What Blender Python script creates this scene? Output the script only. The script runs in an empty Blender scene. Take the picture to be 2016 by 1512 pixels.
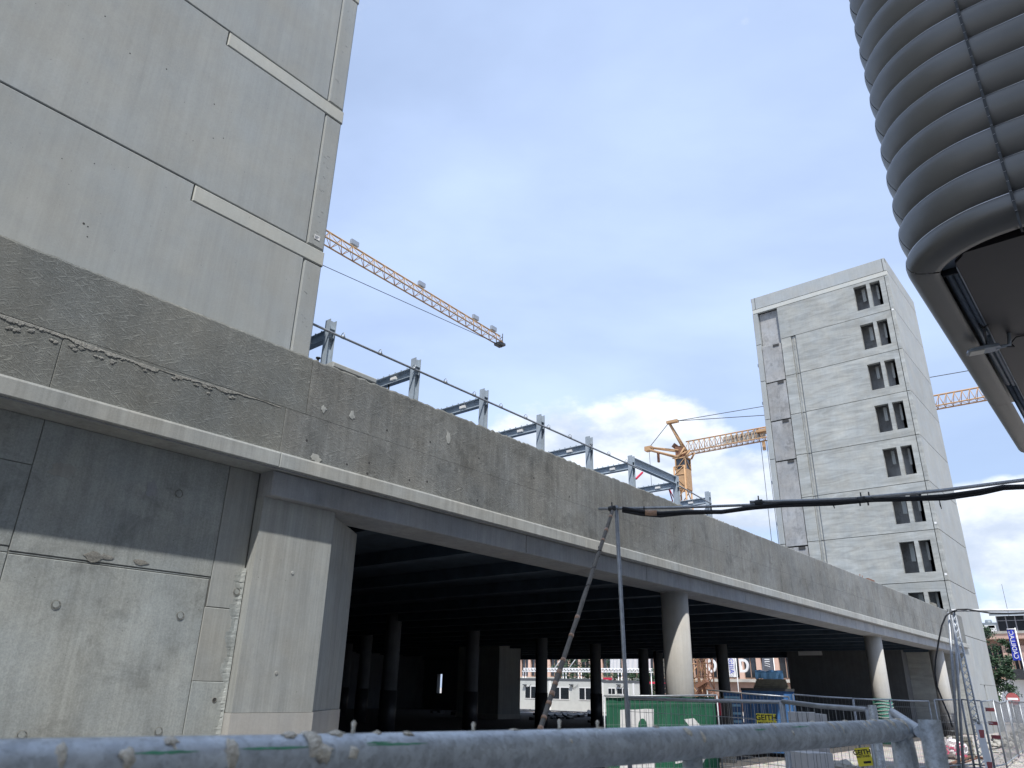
import bpy, bmesh, math, random
import numpy as np
from mathutils import Vector, Matrix
random.seed(7)
rad = math.radians
sc = bpy.context.scene
C = sc.collection

# ------------------------------------------------------------------ camera
EYE = Vector((0, 0, 2.1))
YAW, PITCH, ROLL, FPX = rad(40.3387), rad(22.4965), rad(1.2954), 1446.457
_F = Vector((math.cos(YAW)*math.cos(PITCH), math.sin(YAW)*math.cos(PITCH), math.sin(PITCH)))
_R = Vector((math.sin(YAW), -math.cos(YAW), 0)); _U = _R.cross(_F)
RV = math.cos(ROLL)*_R + math.sin(ROLL)*_U
UV = -math.sin(ROLL)*_R + math.cos(ROLL)*_U
cam = bpy.data.cameras.new('camera'); co = bpy.data.objects.new('camera', cam); C.objects.link(co)
M = Matrix((RV, UV, -_F)).transposed().to_4x4(); M.translation = EYE
co.matrix_world = M
cam.sensor_width = 36; cam.lens = FPX/2016*36; cam.clip_start = 0.05; cam.clip_end = 3000
cam.dof.use_dof = True; cam.dof.focus_distance = 22; cam.dof.aperture_fstop = 8.0
sc.camera = co

def S(px, py, ax, val):
    """survey: the point seen in direction (px,py) on the plane x/y/z = val, or at ground distance d"""
    v = _F*FPX + RV*(px-1008) - UV*(py-756)
    if ax == 'x': t = val/v.x
    elif ax == 'y': t = val/v.y
    elif ax == 'z': t = (val-2.1)/v.z
    else: t = val/math.hypot(v.x, v.y)
    return EYE + v*t

# ------------------------------------------------------------------ light
SUN_EL, SUN_OFF = rad(59), rad(50)
sd = Vector((-math.sin(SUN_OFF)*math.cos(SUN_EL), -math.cos(SUN_OFF)*math.cos(SUN_EL), math.sin(SUN_EL)))
sun = bpy.data.lights.new('sun', 'SUN'); sun.energy = 4.45; sun.angle = rad(0.9); sun.color = (1, .968, .92)
so = bpy.data.objects.new('sun', sun); C.objects.link(so)
so.rotation_euler = sd.to_track_quat('Z', 'Y').to_euler()
w = bpy.data.worlds.new('World'); sc.world = w; w.use_nodes = True
nt = w.node_tree; N = nt.nodes; Lk = nt.links
bg = N['Background']; bg.inputs[1].default_value = 0.127
sky = N.new('ShaderNodeTexSky'); sky.sky_type = 'NISHITA'; sky.sun_disc = False
sky.sun_elevation = SUN_EL; sky.sun_rotation = math.atan2(sd.x, sd.y)
sky.air_density = 1.0; sky.dust_density = 1.6; sky.ozone_density = 2.0
def wn(t, **kw):
    n = N.new(t)
    for k, v in kw.items(): setattr(n, k, v)
    return n
def wmath(op, a, b=None, c=None, clamp=False):
    n = N.new('ShaderNodeMath'); n.operation = op; n.use_clamp = clamp
    for i, s in enumerate((a, b, c)):
        if s is None: continue
        if isinstance(s, (int, float)): n.inputs[i].default_value = s
        else: Lk.new(s, n.inputs[i])
    return n.outputs[0]
def wsmooth(v, lo, hi):
    n = N.new('ShaderNodeMapRange'); n.interpolation_type = 'SMOOTHSTEP'
    Lk.new(v, n.inputs[0]); n.inputs[1].default_value = lo; n.inputs[2].default_value = hi
    return n.outputs[0]
tc = wn('ShaderNodeTexCoord'); sep = wn('ShaderNodeSeparateXYZ'); Lk.new(tc.outputs['Generated'], sep.inputs[0])
zc = sep.outputs[2]
# thin high cloud: noise on a flat layer high above
zz = wmath('MAXIMUM', zc, 0.06)
cx = wmath('DIVIDE', sep.outputs[0], wmath('ADD', zz, .12)); cy = wmath('DIVIDE', sep.outputs[1], wmath('ADD', zz, .12))
cmb = wn('ShaderNodeCombineXYZ'); Lk.new(cx, cmb.inputs[0]); Lk.new(cy, cmb.inputs[1])
mp = wn('ShaderNodeMapping'); mp.inputs[3].default_value = (.62, .5, 1); mp.inputs[2].default_value = (0, 0, .9); Lk.new(cmb.outputs[0], mp.inputs[0])
n1 = wn('ShaderNodeTexNoise'); n1.inputs['Scale'].default_value = 1.1; n1.inputs['Detail'].default_value = 7; n1.inputs['Roughness'].default_value = .5; n1.inputs['Distortion'].default_value = .3
Lk.new(mp.outputs[0], n1.inputs['Vector'])
cirrus = wmath('MULTIPLY', wsmooth(n1.outputs[0], .32, .68), .46)
cirrus = wmath('ADD', cirrus, .46)
# cumulus banks low over the horizon
mp2 = wn('ShaderNodeMapping'); mp2.inputs[3].default_value = (1, 1, 1.9); mp2.inputs[1].default_value = (3.1, 1.7, .2); Lk.new(tc.outputs['Generated'], mp2.inputs[0])
n2 = wn('ShaderNodeTexNoise'); n2.inputs['Scale'].default_value = 3.6; n2.inputs['Detail'].default_value = 9; n2.inputs['Roughness'].default_value = .56; Lk.new(mp2.outputs[0], n2.inputs['Vector'])
def bump_at(px, py, wdt, hgt):
    v = (_F*FPX + RV*(px-1008) - UV*(py-756)).normalized()
    vs = wn('ShaderNodeVectorMath'); vs.operation = 'SUBTRACT'; Lk.new(tc.outputs['Generated'], vs.inputs[0]); vs.inputs[1].default_value = v
    vm = wn('ShaderNodeVectorMath'); vm.operation = 'MULTIPLY'; Lk.new(vs.outputs[0], vm.inputs[0]); vm.inputs[1].default_value = (1/wdt, 1/wdt, 1/hgt)
    vl = wn('ShaderNodeVectorMath'); vl.operation = 'LENGTH'; Lk.new(vm.outputs[0], vl.inputs[0])
    r = N.new('ShaderNodeMapRange'); Lk.new(vl.outputs['Value'], r.inputs[0]); r.inputs[1].default_value = 0; r.inputs[2].default_value = 1.5; r.inputs[3].default_value = 1; r.inputs[4].default_value = 0
    return r.outputs[0]
mask = None
for a in [(1050, 868, .10, .07), (1130, 885, .10, .055), (1240, 880, .11, .07), (1440, 975, .08, .045), (1990, 1040, .12, .04)]:
    b = bump_at(*a); mask = b if mask is None else wmath('MAXIMUM', mask, b)
low = wsmooth(zc, .30, .02)
dens = wmath('ADD', n2.outputs[0], wmath('MULTIPLY', mask, .38))
dens = wmath('ADD', dens, wmath('MULTIPLY', low, .07))
cum = wsmooth(dens, .64, .74)
# shading of the cumulus: bright tops, greyer bases
mp3 = wn('ShaderNodeMapping'); mp3.inputs[3].default_value = (1, 1, 1.9); mp3.inputs[1].default_value = (3.1, 1.7, .265); Lk.new(tc.outputs['Generated'], mp3.inputs[0])
n3 = wn('ShaderNodeTexNoise'); n3.inputs['Scale'].default_value = 3.6; n3.inputs['Detail'].default_value = 9; n3.inputs['Roughness'].default_value = .56; Lk.new(mp3.outputs[0], n3.inputs['Vector'])
edge = wsmooth(wmath('SUBTRACT', n2.outputs[0], n3.outputs[0]), -.10, .12)
cc = wn('ShaderNodeMixRGB'); Lk.new(edge, cc.inputs[0]); cc.inputs[1].default_value = (4.4, 5.1, 6.3, 1); cc.inputs[2].default_value = (7.3, 7.8, 8.6, 1)
m1 = wn('ShaderNodeMixRGB'); Lk.new(cirrus, m1.inputs[0]); Lk.new(sky.outputs[0], m1.inputs[1]); m1.inputs[2].default_value = (5.0, 6.25, 8.9, 1)
m2 = wn('ShaderNodeMixRGB'); Lk.new(cum, m2.inputs[0]); Lk.new(m1.outputs[0], m2.inputs[1]); Lk.new(cc.outputs[0], m2.inputs[2])
Lk.new(m2.outputs[0], bg.inputs[0])
vs_ = sc.view_settings; vs_.view_transform = 'Standard'; vs_.look = 'None'; vs_.exposure = 0.25; vs_.gamma = 1; vs_.use_curve_mapping = False

# ------------------------------------------------------------------ materials
MATS = {}
def mat(name):
    m = bpy.data.materials.new(name); m.use_nodes = True; MATS[name] = m
    return m, m.node_tree, m.node_tree.nodes['Principled BSDF']
def plain(name, col, rough=.6, metal=0, var=.15, scale=6, bump=0, bscale=60):
    m, t, p = mat(name)
    g = t.nodes.new('ShaderNodeNewGeometry')
    n = t.nodes.new('ShaderNodeTexNoise'); n.inputs['Scale'].default_value = scale; n.inputs['Detail'].default_value = 6; n.inputs['Roughness'].default_value = .65
    t.links.new(g.outputs['Position'], n.inputs['Vector'])
    r = t.nodes.new('ShaderNodeMapRange'); r.inputs[1].default_value = .3; r.inputs[2].default_value = .7; r.inputs[3].default_value = 1-var; r.inputs[4].default_value = 1+var
    t.links.new(n.outputs[0], r.inputs[0])
    mx = t.nodes.new('ShaderNodeVectorMath'); mx.operation = 'SCALE'; mx.inputs[0].default_value = col[:3]; t.links.new(r.outputs[0], mx.inputs['Scale'])
    t.links.new(mx.outputs[0], p.inputs['Base Color'])
    p.inputs['Roughness'].default_value = rough; p.inputs['Metallic'].default_value = metal
    if bump:
        n2 = t.nodes.new('ShaderNodeTexNoise'); n2.inputs['Scale'].default_value = bscale; n2.inputs['Detail'].default_value = 4
        t.links.new(g.outputs['Position'], n2.inputs['Vector'])
        b = t.nodes.new('ShaderNodeBump'); b.inputs['Strength'].default_value = bump; b.inputs['Distance'].default_value = .01
        t.links.new(n2.outputs[0], b.inputs['Height']); t.links.new(b.outputs[0], p.inputs['Normal'])
    return m
def concrete(name, col, blotch=.18, streak=.12, fine=.10, bump=.25, fiber=0, rough=.92, dark=(.55, .53, .5), stain=.0, whit=.0, hband=0, perobj=0, seed=0, bdist=.006):
    m, t, p = mat(name); nd = t.nodes; L = t.links
    def math_(op, a, b=None, clamp=False):
        n = nd.new('ShaderNodeMath'); n.operation = op; n.use_clamp = clamp
        for i, s in enumerate((a, b)):
            if s is None: continue
            if isinstance(s, (int, float)): n.inputs[i].default_value = s
            else: L.new(s, n.inputs[i])
        return n.outputs[0]
    g = nd.new('ShaderNodeNewGeometry'); pos = g.outputs['Position']
    if seed:
        va = nd.new('ShaderNodeVectorMath'); va.operation = 'ADD'; L.new(pos, va.inputs[0]); va.inputs[1].default_value = (seed*3.7, seed*1.9, seed*5.3); pos = va.outputs[0]
    if perobj:
        oi = nd.new('ShaderNodeObjectInfo'); cv = nd.new('ShaderNodeVectorMath'); cv.operation = 'SCALE'; cv.inputs[0].default_value = (31, 17, 23); L.new(oi.outputs['Random'], cv.inputs['Scale'])
        va = nd.new('ShaderNodeVectorMath'); va.operation = 'ADD'; L.new(pos, va.inputs[0]); L.new(cv.outputs[0], va.inputs[1]); pos = va.outputs[0]
    def noise(scale, detail, mapping=None, rgh=.6, dist=0):
        v = pos
        if mapping:
            mp = nd.new('ShaderNodeMapping'); mp.inputs[3].default_value = mapping; L.new(pos, mp.inputs[0]); v = mp.outputs[0]
        n = nd.new('ShaderNodeTexNoise'); n.inputs['Scale'].default_value = scale; n.inputs['Detail'].default_value = detail; n.inputs['Roughness'].default_value = rgh; n.inputs['Distortion'].default_value = dist
        L.new(v, n.inputs['Vector']); return n.outputs[0]
    def rng(v, lo, hi, a, b, sm=False):
        r = nd.new('ShaderNodeMapRange'); L.new(v, r.inputs[0])
        if sm: r.interpolation_type = 'SMOOTHSTEP'
        for i, x in enumerate((lo, hi, a, b)): r.inputs[1+i].default_value = x
        return r.outputs[0]
    f = rng(noise(.55, 7, rgh=.62), .3, .7, 1-blotch, 1+blotch)
    f = math_('MULTIPLY', f, rng(noise(3.5, 8, rgh=.7), .3, .7, 1-blotch*.55, 1+blotch*.55))
    f = math_('MULTIPLY', f, rng(noise(45, 5, rgh=.7), .3, .7, 1-fine, 1+fine))
    if streak:
        s1 = noise(1.0, 6, (7, 7, .35), rgh=.65)
        s2 = noise(1.0, 5, (28, 28, .8), rgh=.6)
        f = math_('MULTIPLY', f, rng(s1, .3, .72, 1+streak, 1-streak))
        f = math_('MULTIPLY', f, rng(s2, .3, .7, 1-streak*.5, 1+streak*.5))
    if hband:
        s3 = noise(1.0, 7, (.35, .35, 2.2), rgh=.6, dist=1.2)
        f = math_('MULTIPLY', f, rng(s3, .35, .7, 1-hband, 1+hband))
    if stain:   # dark weathered clouds of leaching
        a = rng(noise(1.3, 10, rgh=.72, dist=.4), .50, .66, 0, 1, True)
        f = math_('MULTIPLY', f, math_('SUBTRACT', 1, math_('MULTIPLY', a, stain)))
        a2 = rng(noise(1.0, 9, (2.2, 2.2, .5), rgh=.7), .52, .68, 0, 1, True)
        f = math_('MULTIPLY', f, math_('SUBTRACT', 1, math_('MULTIPLY', a2, stain*.7)))
    if whit:    # pale lime bloom, running down
        a = math_('MULTIPLY', rng(noise(1.0, 8, (3.2, 3.2, .45), rgh=.7), .56, .74, 0, 1, True), rng(noise(22, 6, rgh=.8), .4, .65, .3, 1))
        f = math_('ADD', f, math_('MULTIPLY', a, whit))
    # pinholes
    vo = nd.new('ShaderNodeTexVoronoi'); vo.inputs['Scale'].default_value = 5; vo.inputs['Randomness'].default_value = 1; L.new(pos, vo.inputs['Vector'])
    ph = rng(vo.outputs['Distance'], .025, .04, .45, 1)
    f = math_('MULTIPLY', f, ph)
    if perobj:
        f = math_('MULTIPLY', f, rng(oi.outputs['Random'], 0, 1, 1-perobj, 1+perobj))
    hue = noise(.9, 5)
    mxh = nd.new('ShaderNodeMixRGB'); L.new(rng(hue, .35, .65, 0, 1), mxh.inputs[0]); mxh.inputs[1].default_value = (col[0]*1.015, col[1], col[2]*.975, 1); mxh.inputs[2].default_value = (col[0]*.975, col[1]*1.005, col[2]*1.04, 1)
    colr = nd.new('ShaderNodeVectorMath'); colr.operation = 'SCALE'; L.new(mxh.outputs[0], colr.inputs[0])
    h = math_('ADD', noise(90, 4, rgh=.7), math_('MULTIPLY', noise(14, 5), 1.2))
    if fiber:   # imprint of coarse strand board: short fibres lying every way
        tot = None
        for k, (sc_, ang) in enumerate(((38, .5), (44, -.7), (50, 1.9), (60, .1), (42, 2.7))):
            mp = nd.new('ShaderNodeMapping'); mp.inputs[2].default_value = (0, ang, 0); mp.inputs[1].default_value = (k*3.1, 0, k*1.7); L.new(pos, mp.inputs[0])
            mp2 = nd.new('ShaderNodeMapping'); mp2.inputs[3].default_value = (.14, 1, 1.0); L.new(mp.outputs[0], mp2.inputs[0])
            vz = nd.new('ShaderNodeTexNoise'); vz.inputs['Scale'].default_value = sc_; vz.inputs['Detail'].default_value = 3; vz.inputs['Roughness'].default_value = .6; vz.inputs['Distortion'].default_value = .1
            L.new(mp2.outputs[0], vz.inputs['Vector'])
            q = rng(vz.outputs[0], .56, .70, 0, 1, True)
            tot = q if tot is None else math_('MAXIMUM', tot, q)
        amt = rng(noise(.8, 4), .35, .6, .45, 1)
        tot = math_('MULTIPLY', tot, amt)
        f = math_('MULTIPLY', f, math_('ADD', 1, math_('MULTIPLY', math_('SUBTRACT', tot, .35), fiber)))
        h = math_('ADD', h, math_('MULTIPLY', tot, 1.3))
    L.new(f, colr.inputs['Scale'])
    L.new(colr.outputs[0], p.inputs['Base Color'])
    p.inputs['Roughness'].default_value = rough; p.inputs['Specular IOR Level'].default_value = .25
    h = math_('ADD', h, math_('MULTIPLY', ph, 1.5))
    b = nd.new('ShaderNodeBump'); b.inputs['Strength'].default_value = bump; b.inputs['Distance'].default_value = bdist
    L.new(h, b.inputs['Height']); L.new(b.outputs[0], p.inputs['Normal'])
    return m

precast = concrete('precast_concrete', (.338, .353, .348), blotch=.07, streak=.06, fine=.06, bump=.15, perobj=.04)
precast_light = concrete('precast_light_concrete', (.47, .475, .44), blotch=.06, streak=.03, fine=.05, bump=.15, perobj=.03)
precast_far = concrete('far_precast_concrete', (.352, .36, .34), blotch=.10, streak=.04, fine=.05, bump=.3, hband=.20, perobj=.05, seed=4)
precast_farside = concrete('far_side_concrete', (.33, .34, .33), blotch=.08, streak=.07, fine=.04, bump=.2, perobj=.04, seed=6)
infill = concrete('stained_infill_concrete', (.31, .31, .305), blotch=.22, streak=.06, fine=.06, bump=.3, stain=.28, perobj=.12, seed=8)
boardconc = concrete('strand_board_concrete', (.205, .211, .198), blotch=.17, streak=.08, fine=.22, bump=.5, fiber=.38, whit=.22, seed=2, bdist=.008)
boardconc2 = concrete('weathered_parapet_concrete', (.200, .203, .192), blotch=.20, streak=.15, fine=.18, bump=.5, fiber=.22, whit=.52, stain=.28, seed=3, bdist=.008)
ledgeconc = concrete('ledge_concrete', (.34, .345, .325), blotch=.12, streak=.14, fine=.08, bump=.25, stain=.1, whit=.06, seed=5)
beamconc = concrete('beam_concrete', (.30, .31, .32), blotch=.14, streak=.10, fine=.08, bump=.2, stain=.12, seed=7)
wallconc = concrete('in_situ_wall_concrete', (.315, .33, .315), blotch=.16, streak=.13, fine=.16, bump=.3, stain=.26, whit=.10, seed=9)
pierconc = concrete('pier_concrete', (.318, .324, .306), blotch=.08, streak=.15, fine=.06, bump=.25, stain=.06, seed=11)
colconc = concrete('column_concrete', (.40, .385, .355), blotch=.07, streak=.07, fine=.06, bump=.2, seed=12)
mortar = concrete('mortar', (.27, .262, .235), blotch=.2, streak=0, fine=.25, bump=.9, seed=13, bdist=.02)
hallconc = concrete('shade_darkened_hall_concrete', (.13, .135, .14), blotch=.15, streak=.1, fine=.08, bump=.2, seed=14)  # concrete darkened in colour so the hall's shade reads near black
hallceil = plain('shade_darkened_hall_ceiling', (.04, .062, .09), .9, 0, .3, 2)  # interior shade and its blue tint put into the ceiling colour
hallfloor = plain('shade_darkened_hall_floor', (.07, .065, .06), .95, 0, .4, 3, .6, 20)  # floor colour lowered too, deepening the hall's shade
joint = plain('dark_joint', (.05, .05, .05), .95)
galv = plain('galvanised_steel', (.40, .44, .49), .42, .75, .22, 9, .15, 60)
def spangle(name):
    m, t, p = mat(name); nd = t.nodes; L = t.links; g = nd.new('ShaderNodeNewGeometry')
    v = nd.new('ShaderNodeTexVoronoi'); v.inputs['Scale'].default_value = 70; L.new(g.outputs['Position'], v.inputs['Vector'])
    n1 = nd.new('ShaderNodeTexNoise'); n1.inputs['Scale'].default_value = 22; n1.inputs['Detail'].default_value = 8; n1.inputs['Roughness'].default_value = .75; L.new(g.outputs['Position'], n1.inputs['Vector'])
    n2 = nd.new('ShaderNodeTexNoise'); n2.inputs['Scale'].default_value = 110; n2.inputs['Detail'].default_value = 5; n2.inputs['Roughness'].default_value = .7; L.new(g.outputs['Position'], n2.inputs['Vector'])
    r1_ = nd.new('ShaderNodeValToRGB'); e = r1_.color_ramp.elements; e[0].position = .32; e[0].color = (.42, .465, .505, 1); e[1].position = .68; e[1].color = (.71, .76, .80, 1); L.new(n1.outputs[0], r1_.inputs[0])
    sp = nd.new('ShaderNodeSeparateColor'); L.new(v.outputs['Color'], sp.inputs[0])
    r2_ = nd.new('ShaderNodeMapRange'); r2_.inputs[3].default_value = .86; r2_.inputs[4].default_value = 1.12; L.new(sp.outputs[0], r2_.inputs[0])
    r3_ = nd.new('ShaderNodeMapRange'); r3_.inputs[1].default_value = .34; r3_.inputs[2].default_value = .5; r3_.inputs[3].default_value = .74; r3_.inputs[4].default_value = 1; L.new(n2.outputs[0], r3_.inputs[0])
    mm = nd.new('ShaderNodeMath'); mm.operation = 'MULTIPLY'; L.new(r2_.outputs[0], mm.inputs[0]); L.new(r3_.outputs[0], mm.inputs[1])
    sc_ = nd.new('ShaderNodeVectorMath'); sc_.operation = 'SCALE'; L.new(r1_.outputs[0], sc_.inputs[0]); L.new(mm.outputs[0], sc_.inputs['Scale'])
    L.new(sc_.outputs[0], p.inputs['Base Color']); p.inputs['Metallic'].default_value = .45
    rr_ = nd.new('ShaderNodeMapRange'); rr_.inputs[3].default_value = .38; rr_.inputs[4].default_value = .66; L.new(n1.outputs[0], rr_.inputs[0]); L.new(rr_.outputs[0], p.inputs['Roughness'])
    b = nd.new('ShaderNodeBump'); b.inputs['Strength'].default_value = .25; b.inputs['Distance'].default_value = .002; L.new(n2.outputs[0], b.inputs['Height']); L.new(b.outputs[0], p.inputs['Normal'])
    return m
galv = spangle('galvanised_near_tube')
galv_beam = plain('galvanised_beam_steel', (.36, .42, .48), .6, .15, .16, 5)
galv_tube = plain('galvanised_tube', (.36, .38, .40), .5, .6, .2, 12)
orange2 = plain('cab_crane_orange', (.44, .27, .14), .75, 0, .12, 2)
orange = plain('crane_orange', (.48, .31, .16), .75, 0, .12, 2)
darkst = plain('dark_steel', (.05, .055, .06), .6, .2)
cable_m = plain('black_cable', (.012, .014, .018), .55)
white_m = plain('white_paint', (.78, .78, .77), .5, 0, .05)
louvre_m = plain('anodised_louvre_metal', (.165, .165, .158), .46, .65, .06, 1.2, .03, 5)
lip_m = plain('painted_lip_highlight', (.75, .77, .80), .35, .6, .05)  # much paler than the bands: paints the light line along each lip
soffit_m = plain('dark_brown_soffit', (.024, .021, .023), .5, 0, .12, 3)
bluegrey = plain('blue_grey_panel', (.26, .30, .35), .45, .2)
faded_red = plain('faded_red_paint', (.36, .09, .09), .7, 0, .2, 10)
red_m = plain('red_strap', (.62, .03, .07), .6)
green_m = plain('green_banner_cloth', (.009, .095, .05), .7, 0, .12, 4)
banwhite = plain('banner_white', (.62, .62, .62), .7, 0, .06, 6)
yellow_m = plain('yellow_sign', (.80, .68, .05), .5, 0, .05)
black_m = plain('black_print', (.01, .01, .01), .5)
tape_m = plain('brown_tape', (.42, .26, .17), .35, 0, .25, 30)
foam_m = plain('grey_pipe_foam', (.17, .16, .145), .8, 0, .2, 20)
wood_m = plain('weathered_boards', (.16, .15, .11), .9, 0, .25, 8)
blue_m = plain('blue_container_paint', (.045, .14, .33), .5, 0, .2, 3)
ltblue_m = plain('light_blue_tarp', (.32, .62, .88), .4, 0, .12, 8)
cabin_m = plain('cabin_white', (.55, .56, .53), .5, 0, .06, 2)
cabin_t = plain('cabin_grey_trim', (.10, .11, .12), .5)
glass_m = plain('dark_window_glass', (.02, .025, .03), .08, 0, .1)
glass_m.node_tree.nodes['Principled BSDF'].inputs['Specular IOR Level'].default_value = .8
peach_m = plain('peach_render', (.62, .42, .33), .85, 0, .06, 2)
brown_m = plain('brown_render', (.33, .22, .17), .85, 0, .08, 2)
stone_m = plain('pale_stone', (.45, .43, .38), .8, 0, .06, 2)
tarp_m = plain('black_sheeting', (.035, .036, .04), .45, 0, .3, 5)
netgreen = plain('green_netting', (.03, .15, .11), .6, 0, .3, 12)
pallet_m = plain('grey_timber', (.19, .18, .15), .9, 0, .2, 15)
rust_m = plain('rusty_iron', (.20, .095, .055), .8, 0, .3, 15)
flagblue = plain('blue_flag_cloth', (.03, .05, .42), .6, 0, .08)
flaggrey = plain('grey_flag_cloth', (.12, .13, .15), .7, 0, .08)
greyroof = plain('grey_roof_metal', (.17, .20, .22), .5)
leaf_m = plain('leaf_green', (.022, .055, .02), .6, 0, .45, 3)
bark_m = plain('bark', (.08, .06, .045), .9)
bagm = plain('white_woven_bag', (.66, .62, .62), .6, 0, .12, 30, .5, 40)
bagprint = plain('bag_pink_print', (.6, .12, .2), .6, 0, .3, 30)
lampglass = plain('lamp_diffuser', (.42, .42, .38), .3)
darkgap = plain('dark_gap', (.02, .022, .026), .9)

# ground: gravel and trodden earth
def ground_mat():
    m, t, p = mat('gravel_ground'); nd = t.nodes; L = t.links
    g = nd.new('ShaderNodeNewGeometry')
    n1 = nd.new('ShaderNodeTexNoise'); n1.inputs['Scale'].default_value = .35; n1.inputs['Detail'].default_value = 8; n1.inputs['Roughness'].default_value = .7
    n2 = nd.new('ShaderNodeTexVoronoi'); n2.inputs['Scale'].default_value = 9
    n3 = nd.new('ShaderNodeTexNoise'); n3.inputs['Scale'].default_value = 4; n3.inputs['Detail'].default_value = 8; n3.inputs['Roughness'].default_value = .75
    for n in (n1, n2, n3): L.new(g.outputs['Position'], n.inputs['Vector'])
    r = nd.new('ShaderNodeValToRGB'); r.color_ramp.elements[0].position = .35; r.color_ramp.elements[0].color = (.26, .225, .19, 1); r.color_ramp.elements[1].position = .68; r.color_ramp.elements[1].color = (.50, .44, .375, 1)
    L.new(n1.outputs[0], r.inputs[0])
    mx = nd.new('ShaderNodeMixRGB'); mx.blend_type = 'MULTIPLY'; mx.inputs[0].default_value = .7; L.new(r.outputs[0], mx.inputs[1]); L.new(n3.outputs[0], mx.inputs[2])
    m3 = nd.new('ShaderNodeMixRGB'); m3.inputs[0].default_value = .12; L.new(mx.outputs[0], m3.inputs[1]); L.new(n2.outputs['Color'], m3.inputs[2])
    hs = nd.new('ShaderNodeHueSaturation'); hs.inputs['Saturation'].default_value = .8; hs.inputs['Value'].default_value = 1.45; L.new(m3.outputs[0], hs.inputs['Color'])
    L.new(hs.outputs[0], p.inputs['Base Color']); p.inputs['Roughness'].default_value = 1
    b = nd.new('ShaderNodeBump'); b.inputs['Strength'].default_value = .8; b.inputs['Distance'].default_value = .06
    L.new(n3.outputs[0], b.inputs['Height']); L.new(b.outputs[0], p.inputs['Normal'])
    return m
ground_m = ground_mat()

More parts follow.
